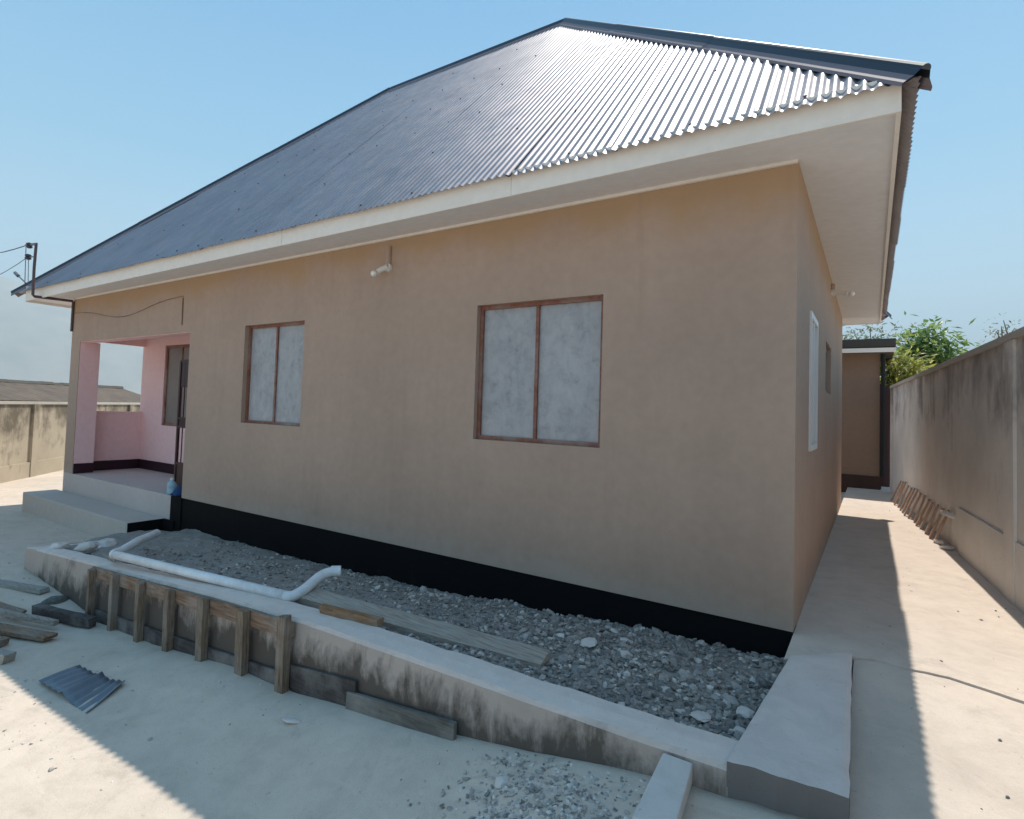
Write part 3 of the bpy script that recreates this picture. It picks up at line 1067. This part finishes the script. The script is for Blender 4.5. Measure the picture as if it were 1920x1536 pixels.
def stone(label, c, s, m='block', flat=.5, name='stone', cat='stone', group=None):
    mb = MB()
    bm = bmesh.new()
    bmesh.ops.create_icosphere(bm, subdivisions=2, radius=1.0)
    rot = Matrix.Rotation(random.uniform(0, 6), 3, 'Z') @ Matrix.Rotation(random.uniform(-.25, .25), 3, 'X')
    off = random.uniform(0, 50)
    for v in bm.verts:
        q = v.co * (1 + .35 * noise.noise(v.co * 1.6 + Vector((off, 0, 0))))
        q = Vector((q.x * s[0], q.y * s[1], q.z * s[2]))
        mb.v.append(Vector(c) + rot @ q)
    mb.f = [tuple(v.index for v in f.verts) for f in bm.faces]
    bm.free()
    o = obj(name, mb, MT[m])
    return tag(o, label, cat, group)
stone('flat pale stone flake on the gravel close to the slab corner', (-.25, -1.17, zbed(-.25, -1.17) + .016), (.045, .085, .008))
stone('rounded grey stone lump on the gravel beyond the plank end', (-.98, -.72, zbed(-.98, -.72) + .012), (.07, .05, .018))
stone('pale squarish stone on the gravel against the slab edge', (-.10, -.95, zbed(-.10, -.95) + .016), (.045, .04, .02))
stone('largest round cobble in the loose rubble below the kerb', (-.83, -1.93, zgn(-.83, -1.93) + .014), (.036, .03, .022))
stone('flat white chip lying on the yard in front of the formwork', (-2.12, -1.93, zgn(-2.12, -1.93) + .008), (.055, .026, .010))

# ------------------------------------------------------------------ timber formwork against the kerb
fwk = thing('timber_formwork', 'timber formwork of short posts and boards propped against the kerb face', 'formwork', (-3.7, -1.72, -0.6))
PX = [-5.03, -4.62, -4.19, -3.77, -3.335, -2.88, -2.475]
PB = [-.665, -.65, -.61, -.58, -.53, -.475, -.47]
YF = -1.70
for i, (x, zb) in enumerate(zip(PX, PB)):
    zt = ktop(x) + (-0.012 if i < 6 else .035)
    mb = MB()
    w = (.042, .05, .05, .062, .072, .075, .07)[i]
    lean = random.uniform(-.012, .012)
    mb.rough_bar((x + lean, YF - .027, zb - .06), (x, YF - .03, zt), w, .050, (1, 0, 0), 6, .0025, .008)
    obj('post', mb, MT['post'], fwk)
def board(x0, x1, y, dz0, dz1, m, name='board', th=.022, zfn=None):
    mb = MB()
    z0, z1 = (zfn or ktop)(x0), (zfn or ktop)(x1)
    mb.hexa([(x0, y, z0 + dz0), (x1, y, z1 + dz0), (x1, y + th, z1 + dz0), (x0, y + th, z0 + dz0), (x0, y, z0 + dz1), (x1, y, z1 + dz1), (x1, y + th, z1 + dz1), (x0, y + th, z0 + dz1)])
    return obj(name, mb, MT[m], fwk, bevel=0.003)
board(-5.1, -2.44, YF - .0005, -.105, -.008, 'board', 'top_board')
zlow = lambda x: interp([(-5.1, -.665), (-4.2, -.615), (-3.3, -.535), (-2.4, -.46), (-1.3, -.33)], x)
board(-5.1, -2.46, YF + .0, -.08, .10, 'darkboard', 'bottom_board', .02, zlow)
board(-2.44, -1.9, YF + .004, -.08, .16, 'darkboard', 'bottom_board', .018, zlow)
mb = MB()
mb.hexa([(-1.95, -1.72, -.50), (-1.22, -1.73, -.40), (-1.22, -1.70, -.40), (-1.95, -1.69, -.50), (-1.95, -1.71, -.305), (-1.22, -1.72, -.225), (-1.22, -1.695, -.225), (-1.95, -1.685, -.305)])
tag(obj('loose_board', mb, MT['wetgrey'], bevel=0.004), 'dark grey cement-smeared board fallen against the foot of the kerb beside the formwork', 'board')

# long planks lying on the gravel by the kerb
def plank(label, a, b_, w, th, m, side=(0, 1, 0), cat='plank', name='plank', group=None):
    mb = MB()
    mb.rough_bar(a, b_, w, th, side, 7, min(.004, th * .1))
    bmv = obj(name, mb, MT[m])
    return tag(bmv, label, cat, group)
plank('long weathered plank lying along the gravel behind the kerb', (-2.83, -1.31, -.060), (-1.08, -1.06, -.118), .16, .045, 'drygrey', (.12, 1, .12))
plank('orange-brown timber offcut lying on the kerb under the long plank', (-2.42, -1.49, -.022), (-1.98, -1.43, -.022), .05, .05, 'orange')

# white PVC pipe with a bend at either end
pipe = thing('drain_pipe', 'white plastic drain pipe with upturned bends lying on the gravel bed', 'pipe', (-3.9, -1.5, -.1))
def arc(p0, p1, p2, n=8):
    p0, p1, p2 = Vector(p0), Vector(p1), Vector(p2)
    return [(1 - t) ** 2 * p0 + 2 * t * (1 - t) * p1 + t * t * p2 for t in [i / n for i in range(n + 1)]]
PA, PBv = Vector((-4.92, -1.60, -.100)), Vector((-2.83, -1.44, -.045))
mb = MB()
mb.tube([PA, lerp(PA, PBv, .5), PBv], .035, 16)
obj('pipe_run', mb, MT['pvc'], pipe, smooth=True)
def bend_pipe(pts, name):
    mb = MB()
    mb.tube(pts, [.036] * len(pts), 16, cap=False)
    k = len(mb.v)
    mb.tube(list(reversed(pts)), [.031] * len(pts), 16, cap=False)
    o = obj(name, mb, MT['pvc'], pipe, smooth=True)
    mb2 = MB()
    e = Vector(pts[-1]); d = (Vector(pts[-1]) - Vector(pts[-2])).normalized()
    mb2.tube([e - d * .03, e - d * .028], .0305, 16)
    obj('pipe_mouth', mb2, MT['dark'], o)
    mb3 = MB()
    mb3.tube([e - d * .07, e - d * .001], [.040, .040], 16, cap=False)
    obj('socket_rim', mb3, MT['pvc'], o, smooth=True)
dpipe = (PBv - PA).normalized()
q0 = PBv - dpipe * .005
bend_pipe([q0] + arc(q0 + dpipe * .02, q0 + dpipe * .07 + Vector((0, .01, .0)), q0 + dpipe * .075 + Vector((-.03, .13, .03)), 6) + arc(q0 + dpipe * .072 + Vector((-.055, .22, .05)), q0 + dpipe * .07 + Vector((-.105, .36, .085)), q0 + dpipe * .07 + Vector((-.01, .43, .085)), 6), 'pipe_bend')
q1 = PA + dpipe * .005
bend_pipe([q1] + arc(q1 - dpipe * .015, q1 - dpipe * .06, q1 - dpipe * .075 + Vector((-.03, .10, 0)), 6) + [q1 - dpipe * .06 + Vector((-.24, .34, .02)), q1 - dpipe * .06 + Vector((-.46, .62, .01))], 'pipe_bend')
plank('short bent strip of pale edging at the left end of the white pipe', (-5.55, -1.44, -.235), (-5.02, -1.55, -.17), .02, .03, 'greyplank', cat='strip', name='edging_strip')

for (c_, s_, l_) in (((-5.95, -1.40, -.235), (.12, .07, .045), 'broken grey cement lump on the kerb top near the left pipe end'),
                    ((-6.30, -1.52, -.27), (.09, .08, .04), 'low cement lump at the far left corner of the kerb'),
                    ((-6.15, -1.12, -.29), (.15, .10, .05), 'dusty cement lump between the kerb end and the porch step'),
                    ((-5.6, -1.78, -.60), (.11, .07, .05), 'dark cement lump lying at the foot of the kerb left end')):
    stone(l_, c_, s_, 'block' if 'dark' not in l_ else 'wetgrey', name='cement_lump', cat='rubble')

# concrete lintel block leaning from the kerb at the bottom of the picture
mb = MB()
mb.hexa([(-.265, -2.05, -.12), (-.135, -2.03, -.12), (-.165, -1.665, -.115), (-.275, -1.665, -.115), (-.265, -2.05, -.065), (-.135, -2.03, -.065), (-.165, -1.665, -.035), (-.275, -1.665, -.035)])
tag(obj('concrete_block', mb, MT['block'], bevel=0.008), 'pale concrete block lying on the ground against the kerb near the slab', 'block')

# ------------------------------------------------------------------ yard clutter on the left
def zy(x, y, d=0): return zgn(x, y) + d
ws = thing('roofing_offcut', 'blue-grey corrugated roofing offcut lying flat on the shaded yard', 'metal sheet', (-3.75, -2.3, -.55))
mb = MB()
A_, B_, C_, D_ = Vector((-3.99, -2.44, 0)), Vector((-4.00, -2.20, 0)), Vector((-3.47, -2.15, 0)), Vector((-3.33, -2.42, 0))
nu, nv = 44, 6
base_k = len(mb.v)
for j in range(nv + 1):
    for i in range(nu + 1):
        u, v = i / nu, j / nv
        p = A_.lerp(D_, u).lerp(B_.lerp(C_, u), v)
        rib = 0.006 * math.cos(u * 2 * PI * 8)
        bump_ = 0.03 * math.exp(-((u - .52) / .07) ** 2) * (.6 + .4 * v)
        z_ = zg(p.x, p.y) + .016 + rib + bump_ + .012 * math.sin(u * 5 + v * 2)
        mb.v.append(Vector((p.x, p.y, z_)))
for j in range(nv):
    for i in range(nu):
        k = j * (nu + 1) + i
        mb.f.append((k, k + 1, k + nu + 2, k + nu + 1))
sh = obj('corrugated_sheet', mb, MT['bluesheet'], ws, smooth=True)
sm = sh.modifiers.new('thickness', 'SOLIDIFY'); sm.thickness = .003

def gp(x, y, h): return (x, y, zg(x, y) + h)
plank('long grey plank in the timber pile, farthest from the roofing offcut', gp(-6.6, -2.05, .03), gp(-5.85, -1.78, .03), .10, .035, 'greyplank')
plank('broad red-brown plank across the front of the timber pile', gp(-5.9, -2.55, .035), gp(-4.72, -2.12, .035), .11, .03, 'board')
plank('pale stick resting on the broad red-brown plank', gp(-5.7, -2.32, .085), gp(-4.98, -1.99, .06), .045, .04, 'greyplank')
plank('dark charcoal beam lying beside the leftmost formwork post', gp(-5.42, -1.98, .045), gp(-4.80, -1.79, .045), .075, .075, 'darkboard', cat='beam', name='timber_beam')
plank('short twisted brown plank in the middle of the timber pile', gp(-6.2, -2.28, .05), gp(-5.38, -2.10, .045), .08, .025, 'board', (.2, 1, .5))
plank('stubby grey wood block nearest the bottom of the timber pile', gp(-4.83, -2.56, .03), gp(-4.50, -2.44, .03), .09, .06, 'greyplank', cat='block', name='wood_block')
plank('small reddish wood block behind the stubby grey one', gp(-5.15, -2.48, .03), gp(-4.86, -2.37, .03), .08, .05, 'board', cat='block', name='wood_block')
for (x, y, s, l) in ((-2.75, -2.35, .013, 'tiny dark pebble alone on the shaded yard'), (-2.9, -2.75, .015, 'tiny pebble on the sunlit yard nearest the zigzag shadow edge')):
    stone(l, (x, y, zg(x, y) + .006), (s, s * .8, s * .6), 'rock', name='pebble', cat='pebble')

b = MB()
cnt = 0
while cnt < 900:
    x, y = random.uniform(-9, 1.15), random.uniform(-3.6, -1.72)
    if x > .33: y = random.uniform(-3.4, 7.5)
    if x > .33 and x > fence_x(y) - .04: continue
    if x < -6.5: y = random.uniform(-3.4, -.6)
    if noise.noise(Vector((x * .9, y * .9, 40))) < random.uniform(-.5, .35): continue
    s_ = random.choice((.003, .004, .004, .005, .006, .009))
    zz = zg(x, y) if x < .31 else (znear(x, y) if y < crack(min(x, 1.7)) else -.012)
    rock(b, (x, y, zz + s_ * .3), s_)
    cnt += 1
tag(obj('yard_litter', b, MT['rubble']), kind='stuff')

# bottle and cloth at the porch edge
bt = thing('water_bottle', 'pale blue plastic bottle standing on the porch edge', 'bottle', (-7.06, -.0, 0))
mb = MB()
mb.lathe((-7.13, .056, 0), [(.052, 0), (.058, .01), (.058, .075), (.054, .082), (.058, .09), (.058, .13), (.045, .155), (.022, .175), (.02, .185)], 18)
obj('bottle_body', mb, MT['bottle'], bt, smooth=True)
mb = MB()
mb.lathe((-7.13, .056, .1852), [(.024, 0), (.024, .028), (.02, .03)], 14)
obj('bottle_cap', mb, MT['whiteplastic'], bt)
mb = MB()
n = 12
for j in range(n + 1):
    for i in range(n + 1):
        u, v = i / n - .5, j / n - .5
        r = math.hypot(u, v)
        mb.v.append(Vector((-6.99 - .04 + u * .15, .12 + v * .22, .004 + max(0, .11 * (1 - (r * 1.9) ** 2)) + .016 * noise.noise(Vector((u * 9, v * 9, 3))))))
for j in range(n):
    for i in range(n):
        k = j * (n + 1) + i
        mb.f.append((k, k + 1, k + n + 2, k + n + 1))
tag(obj('cloth', mb, MT['bluecloth'], smooth=True), 'crumpled dark blue cloth beside the bottle on the porch edge', 'cloth')

# dark metal grille leaf at the right of the porch
gr = thing('grille_door', 'dark maroon metal grille door standing ajar at the right of the porch', 'door', (-7.5, .45, 0))
ga, gb = Vector((-7.72, .42, 0)), Vector((-7.02, .42, 0))
def gbar(p, q, z0, z1, w, name):
    mb = MB()
    mb.bar(p + Vector((0, 0, z0)), q + Vector((0, 0, z1)), w, w, (0, 1, 0) if z0 == z1 else (1, 0, 0))
    return obj(name, mb, MT['grille'], gr)
gbar(ga, ga, .02, 1.80, .035, 'stile')
gbar(gb, gb, .02, 1.80, .035, 'stile')
for z_ in (.02, .34, .86, .98, 1.80):
    gbar(ga, gb, z_, z_, .032, 'rail')
for i in range(1, 6):
    p = ga.lerp(gb, i / 6)
    gbar(p, p, .34, 1.8, .012, 'grille_bar')
for (z0, z1) in ((.03, .33), (.87, .97), (1.42, 1.79)):
    mb = MB(); mb.box(ga.x + .01, gb.x - .01, .414, .426, z0, z1); obj('panel', mb, MT['grille'], gr)

# ------------------------------------------------------------------ electrical things on the house
mast = thing('service_mast', 'electric service mast with insulators at the left corner of the roof', 'electric mast', (-10.4, -.5, 2.8))
mb = MB()
mb.tube([(-10.36, -.022, 2.30), (-10.36, -.022, 2.80)], .02, 8)
obj('conduit', mb, MT['conduit'], mast)
mb = MB()
px, py = -10.31, -.60
mb.tube([(-10.36, -.03, 2.80), (px, py + .02, 2.775), (px, py, 2.80), (px - .02, py, 3.22), (px - .0, py, 3.60)], .022, 8)
obj('mast_pole', mb, MT['conduit'], mast)
mb = MB()
mb.bar((px + .02, py, 3.60), (px - .36, py - .02, 3.62), .03, .03)
mb.bar((px - .01, py, 3.40), (px - .30, py - .02, 3.42), .015, .015)
obj('crossarm', mb, MT['steel'], mast)
for (x, z) in ((px - .22, 3.60), (px - .24, 3.42)):
    mb = MB()
    mb.lathe((x, py - .02, z - .045), [(.02, 0), (.045, .012), (.045, .035), (.028, .045), (.045, .055), (.045, .078), (.02, .09)], 12)
    obj('insulator', mb, MT['porcelain'], mast)
mb = MB()
mb.tube([(px - .36, py - .02, 3.62), (px - .37, py, 3.0)], .007, 6)
mb.tube([(px - .22, py - .02, 3.40), (px - .23, py, 3.0)], .006, 6)
obj('drop_wire', mb, MT['steel'], mast)
mb = MB()
mb.tube([(px - .34, py, 3.02), (px - .60, py - .04, 3.17)], .011, 6)
mb.tube([(px - .56, py - .035, 3.145), (px - .66, py - .05, 3.205)], .028, 8)
obj('wire_clamp', mb, MT['steel'], mast)
def cable(label, a, b_, sag, r, m='cable'):
    a, b_ = Vector(a), Vector(b_)
    pts = []
    for i in range(25):
        t = i / 24
        p = a.lerp(b_, t); p.z -= sag * 4 * t * (1 - t)
        pts.append(p)
    mb = MB(); mb.tube(pts, r, 5)
    return tag(obj('overhead_cable', mb, MT[m]), label, 'cable')
cable('upper thin black cable running from the mast into the left sky', (px - .36, py - .02, 3.62), (-23, -.4, 7.0), .8, .008)
cable('lower fainter cable hanging from the mast insulator to the left', (px - .24, py - .02, 3.42), (-23, -.3, 5.8), 1.0, .005)
mb = MB()
mb.tube([Vector((lerp(-10.3, -6.99, t), -.008, 2.60 - .13 * math.sin(PI * t) + .035 * math.sin(3 * PI * t))) for t in [i / 20 for i in range(21)]], .0045, 6)
mb.tube([(-6.99, -.008, 2.58), (-6.985, -.008, 2.22)], .008, 6)
tag(obj('wall_cable', mb, MT['board']), 'thin drooping cable across the beam above the porch opening', 'cable')

def bulb_light(label, base, out, drop):
    l = thing('wall_lamp', label, 'lamp', base, 'lamps under the eaves')
    B0 = Vector(base); o = Vector(out)
    mb = MB(); mb.tube([B0 + o * .012 + Vector((0, 0, drop)), B0 + o * .012], .026, 8); obj('conduit', mb, MT['tan'], l)
    mb = MB(); mb.tube([B0, B0 + o * .03], .04, 14); obj('base_plate', mb, MT['whiteplastic'], l)
    tip = o * .12 + Vector((-.0, 0, -.06))
    d = Vector((-.08, -.02, -.07)) if abs(o.y) > .5 else Vector((.09, -.03, -.03))
    mb = MB(); mb.tube([B0 + o * .03, B0 + o * .055 + d * .25, B0 + o * .085 + d * .72], [.028, .026, .024], 12); obj('bulb_holder', mb, MT['whiteplastic'], l)
    mb = MB(); mb.ball(B0 + o * .10 + d, .030); obj('bulb', mb, MT['bulb'], l, smooth=True)
bulb_light('bare white bulb on the front wall under the eave between the two windows', (-3.36, 0, 2.56), (0, -1, 0), .20)
bulb_light('bare white bulb on the narrow side wall under the eave', (0, 3.55, 2.68), (1, 0, 0), .1)

# ------------------------------------------------------------------ boundary wall on the right
fn = thing('boundary_wall', 'tall stained cement boundary wall along the right side path', 'wall', (1.1, 3.5, -.1))
YA, YZ, FT = -4.2, 9.35, 1.90
def fence_box(y0, y1, off0, off1, z0, z1, mb):
    n = max(1, int((y1 - y0) / .5))
    for i in range(n):
        a, c = lerp(y0, y1, i / n), lerp(y0, y1, (i + 1) / n)
        mb.hexa([(fence_x(a) + off0, a, z0), (fence_x(a) + off1, a, z0), (fence_x(c) + off1, c, z0), (fence_x(c) + off0, c, z0),
                 (fence_x(a) + off0, a, z1), (fence_x(a) + off1, a, z1), (fence_x(c) + off1, c, z1), (fence_x(c) + off0, c, z1)])
mb = MB(); fence_box(YA, YZ, 0, .15, -.4, FT, mb); obj('wall_body', mb, MT['fence'], fn)
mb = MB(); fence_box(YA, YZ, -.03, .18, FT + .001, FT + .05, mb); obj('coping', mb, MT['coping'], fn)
mb = MB(); fence_box(YA, 3.6, -.014, -.001, -.3, .44, mb); obj('plinth', mb, MT['fence'], fn)
for y in (-3.4, 1.72, YZ - .18):
    mb = MB(); fence_box(y, y + (.26 if y < 5 else .18), -.022, -.0015, -.3, FT - .002, mb); obj('pilaster', mb, MT['fence'], fn)

# short reddish battens leaning on the foot of that wall
for i in range(14):
    y = lerp(4.1, 7.9, (i / 13) ** 1.0) + random.uniform(-.05, .05)
    x0 = fence_x(y) - .14 + random.uniform(-.02, .02)
    hh = random.uniform(.32, .37)
    mb = MB()
    y2 = y - .09 + random.uniform(-.02, .03)
    mb.bar((x0, y, -.004), (fence_x(y2) - .022, y2, hh), random.uniform(.055, .085), .02, (0, 1, 0))
    o = obj('batten', mb, MT['reddish'], bevel=.003)
    tag(o, 'short reddish batten leaning in a row on the foot of the stained side wall', 'batten', 'battens leaning on the side wall')
stone('pale broken cement lump leaning at the near end of the batten row', (fence_x(3.85) - .03, 3.85, .33), (.03, .10, .03))
stone('white rubble lump on the sunlit path below the battens', (fence_x(4.05) - .09, 4.05, .01), (.04, .07, .03))
stone('second white rubble lump nearer along the foot of the side wall', (fence_x(3.75) - .07, 3.75, .008), (.035, .06, .025))

# ------------------------------------------------------------------ annex behind
ax = thing('annex_building', 'low brown annex with a flat dark roof at the end of the side path', 'building', (-.8, 9.9, 0))
mb = MB(); mb.box(-2.6, .50, 9.6, 12.5, -.2, 2.60); obj('wall', mb, MT['annex'], ax)
mb = MB(); mb.box(-2.62, .515, 9.575, 9.598, -.2, .24); obj('skirting', mb, MT['annexskirt'], ax)
mb = MB(); mb.box(-2.8, .735, 9.25, 12.7, 2.685, 2.83); obj('roof', mb, MT['annexroof'], ax)
mb = MB(); mb.box(-2.8, .735, 9.228, 9.2485, 2.575, 2.655); obj('fascia_board', mb, MT['cream'], ax)
mb = MB(); mb.box(-2.8, .72, 9.2495, 9.6, 2.604, 2.683); obj('soffit', mb, MT['annexskirt'], ax)
mb = MB(); mb.tube([(.55, 9.55, .25), (.55, 9.55, 2.57)], .035, 8); obj('dark_gap_tube', mb, MT['dark'], ax)  # dark tube added to blacken the gap at the annex corner

gt = thing('gap_filler', 'narrow added dark brown gate between the annex and the boundary wall', 'filler', (.63, 9.66, 0))  # dark panel and frame added so no bright gap shows beside the annex
mb = MB(); mb.box(.53, .545 + .16, 9.64, 9.66, .05, 1.95); obj('filler_panel', mb, MT['grille'], gt)
mb = MB()
mb.box(.50, .53, 9.62, 9.68, 0, 2.0); mb.box(.705, .735, 9.62, 9.68, 0, 2.0)
obj('filler_frame', mb, MT['grille'], gt)

# ------------------------------------------------------------------ far left: sunlit yard wall and the neighbour's rusty roof
lw = thing('yard_wall', 'sunlit cement yard wall streaked with black stains behind the porch', 'wall', (-14.9, 1.0, -.6))
a0, d0 = Vector((-14.3, .32, 0)), Vector((-.707, .717, 0)).normalized()
nn = Vector((d0.y, -d0.x, 0)) * 1.0
def wallpiece(s0, s1, t0, t1, z0, z1, mb):
    p = [a0 + d0 * s0 + nn * t0, a0 + d0 * s0 + nn * t1, a0 + d0 * s1 + nn * t1, a0 + d0 * s1 + nn * t0]
    mb.hexa([(q.x, q.y, z0) for q in p] + [(q.x, q.y, z1) for q in p])
mb = MB(); wallpiece(-6, 9, -.15, 0, -.9, 1.02, mb); obj('wall_body', mb, MT['leftfence'], lw)
mb = MB(); wallpiece(-6, 9, -.17, .03, 1.021, 1.08, mb); obj('coping', mb, MT['coping'], lw)
mb = MB(); wallpiece(-6, 9, .001, .04, -.9, -.27, mb); obj('plinth', mb, MT['leftfence'], lw)
for s in (-4.2, -1.75, .95, 3.6, 6.2):
    mb = MB(); wallpiece(s, s + .22, .0015, .06, -.9, 1.02, mb); obj('pilaster', mb, MT['leftfence'], lw)

nb_ = thing('neighbour_shed', 'low shed with a rusty brown metal roof behind the sunlit yard wall', 'shed', (-21, 6, 0))
A0, A1 = Vector((-18.0, -3.4, 0)), Vector((-25.5, 9.5, 0))
dd = (A1 - A0).normalized()
dn = Vector((-dd.y, dd.x, 0))
if dn.x > 0: dn = -dn
def sp_(u, w, z):
    q = A0 + dd * u + dn * w
    return (q.x, q.y, z)
LEN = (A1 - A0).length
mb = MB()
mb.hexa([sp_(0, .3, -.9), sp_(LEN, .3, -.9), sp_(LEN, 5, -.9), sp_(0, 5, -.9), sp_(0, .3, 1.02), sp_(LEN, .3, 1.02), sp_(LEN, 5, 1.02), sp_(0, 5, 1.02)])
obj('wall', mb, MT['annex'], nb_)
mb = MB()
n = 220
for i in range(n):
    u0, u1 = LEN * i / n, LEN * (i + 1) / n
    w0, w1 = .004 * math.cos(u0 * 2 * PI / .3), .004 * math.cos(u1 * 2 * PI / .3)
    mb.quad(sp_(u0, 0, 1.03 + w0), sp_(u1, 0, 1.03 + w1), sp_(u1, 2.2, 1.66 + w1), sp_(u0, 2.2, 1.66 + w0))
    mb.quad(sp_(u0, 2.2, 1.66 + w0), sp_(u1, 2.2, 1.66 + w1), sp_(u1, 5.2, 1.03 + w1), sp_(u0, 5.2, 1.03 + w0))
ro = obj('roof', mb, MT['rust'], nb_)
mb = MB()
for i in range(30):
    u0, u1 = LEN * i / 30, LEN * (i + 1) / 30
    z_ = 1.66 + .03 * noise.noise(Vector((i * .7, 0, 0)))
    mb.hexa([sp_(u0, 2.05, z_ - .03), sp_(u1, 2.05, z_ - .03), sp_(u1, 2.35, z_ - .03), sp_(u0, 2.35, z_ - .03), sp_(u0, 2.12, z_ + .07), sp_(u1, 2.12, z_ + .07), sp_(u1, 2.28, z_ + .07), sp_(u0, 2.28, z_ + .07)])
obj('ridge_cap', mb, MT['annexroof'], ro)

# ------------------------------------------------------------------ trees
def leaf(mb, c, L, wid, d, nrm):
    d = d.normalized()
    s = d.cross(nrm)
    if s.length < 1e-3: s = d.orthogonal()
    s = s.normalized() * wid / 2
    n_ = s.cross(d).normalized()
    k = len(mb.v)
    mb.v += [c, c + d * L * .45 + s - n_ * L * .05, c + d * L - n_ * L * .14, c + d * L * .45 - s - n_ * L * .05, c + d * L * .5 + n_ * L * .04]
    mb.f += [(k, k + 1, k + 4), (k + 1, k + 2, k + 4), (k + 2, k + 3, k + 4), (k + 3, k, k + 4)]
def tree(name, label, base, trunk_h, crown_c, crown_r, nlimb, nleaf, leafsize, lm, group=None, clump=.35, droop=.3):
    base, cc, cr = Vector(base), Vector(crown_c), Vector(crown_r)
    t = thing(name, label, 'tree', base, group)
    tr = MB()
    top = base + Vector((random.uniform(-.1, .1), random.uniform(-.1, .1), trunk_h))
    tr.tube([base, base.lerp(top, .5) + Vector((.05, .03, 0)), top], [.10, .08, .06], 8)
    tips = []
    for i in range(nlimb):
        while True:
            q = Vector((random.uniform(-1, 1), random.uniform(-1, 1), random.uniform(-.85, 1)))
            if .35 < q.length < 1: break
        tip = cc + Vector((q.x * cr.x, q.y * cr.y, q.z * cr.z))
        mid = top.lerp(tip, .5) + Vector((random.uniform(-.1, .1), random.uniform(-.1, .1), .12))
        tr.tube([top - Vector((0, 0, random.uniform(0, .4))), mid, tip], [.035, .02, .008], 5)
        tips.append(tip)
        tips.append(mid.lerp(tip, random.uniform(.3, .8)) + Vector((random.gauss(0, .1), random.gauss(0, .1), random.gauss(0, .1))))
    obj('trunk', tr, MT['bark'], t)
    cw = MB()
    for i in range(nleaf):
        p0 = random.choice(tips)
        c = p0 + Vector((random.gauss(0, clump), random.gauss(0, clump), random.gauss(0, clump * .8))) * .6
        d = (c - p0) * 1.2 + Vector((random.gauss(0, .3), random.gauss(0, .3), random.gauss(-droop * .3, .25)))
        L = leafsize * random.uniform(.6, 1.3)
        leaf(cw, c, L, L * random.uniform(.34, .5), d, Vector((random.gauss(0, .5), random.gauss(0, .5), 1)))
    obj('crown', cw, lm, t)
    return t
tree('broadleaf_tree', 'bright green broad-leaved tree rising above the right boundary wall', (1.75, 14.2, -.1), 2.3, (1.50, 14.2, 3.05), (.38, .5, .60), 24, 1900, .19, MT['leafgreen'])
tree('leafy_bush', 'yellow-green bush just behind the far end of the boundary wall', (.95, 12.2, -.1), 1.5, (.90, 12.2, 2.15), (.42, .5, .6), 24, 2200, .15, MT['leafyellow'])
tree('feathery_tree', 'sparse grey-green tree behind the flat annex roof', (.3, 17.5, -.1), 2.8, (.15, 17.5, 3.45), (.95, .9, .75), 26, 1500, .14, MT['leafgrey'], None, .42)
tree('sprig_tree', 'faint thin treetop peeping over the boundary wall at the right', (3.35, 17.5, -.1), 3.2, (3.35, 17.5, 3.85), (.22, .25, .4), 7, 130, .10, MT['leafgrey'], None, .2)

# ------------------------------------------------------------------ far hill and the air
HZ = []
hill = MB()
nh = 80
for j in range(11):
    for i in range(nh + 1):
        a_ = math.radians(lerp(48, 110, i / nh))            # degrees left of +Y
        d_ = lerp(3600, 7400, j / 10)
        prof = interp([(48, .02), (58, .085), (66, .128), (70.5, .150), (75, .166), (84, .160), (96, .13), (110, .07)], lerp(48, 110, i / nh))
        ridge = 5200 * prof * math.sin(PI * j / 10) ** 1.1
        x, y = -math.sin(a_) * d_, math.cos(a_) * d_
        wob = 26 * noise.noise(Vector((x / 420, y / 420, 0))) + 12 * noise.noise(Vector((x / 130, y / 130, 4)))
        hill.v.append(Vector((x, y, -5 + max(0, ridge + wob * min(1, ridge / 150)))))
for j in range(10):
    for i in range(nh):
        k = j * (nh + 1) + i
        hill.f.append((k, k + 1, k + nh + 2, k + nh + 1))
MT['hill'] = mat('dry_scrub_hillside', (0.25, 0.24, 0.19), 0.95)
t = NT(MT['hill'])
t.color(t.ramp(t.noise(0.004, 6, 0.7), [(0.35, (0.30, 0.30, 0.26)), (0.65, (0.44, 0.41, 0.35))]))
tag(obj('hill', hill, MT['hill'], smooth=True), kind='structure')
hz = MB()
hz.box(-8600, 8600, -8600, 8600, -60, 900)
hm = bpy.data.materials.new('pale_air')
hm.use_nodes = True
hn = hm.node_tree.nodes
hn.remove(hn['Principled BSDF'])
pv = hn.new('ShaderNodeVolumePrincipled')
pv.inputs['Color'].default_value = (0.84, 0.95, 1.0, 1)
pv.inputs['Density'].default_value = 0.00027
pv.inputs['Anisotropy'].default_value = 0.0
hm.node_tree.links.new(pv.outputs[0], hn['Material Output'].inputs['Volume'])
tag(obj('haze', hz, hm), kind='stuff')
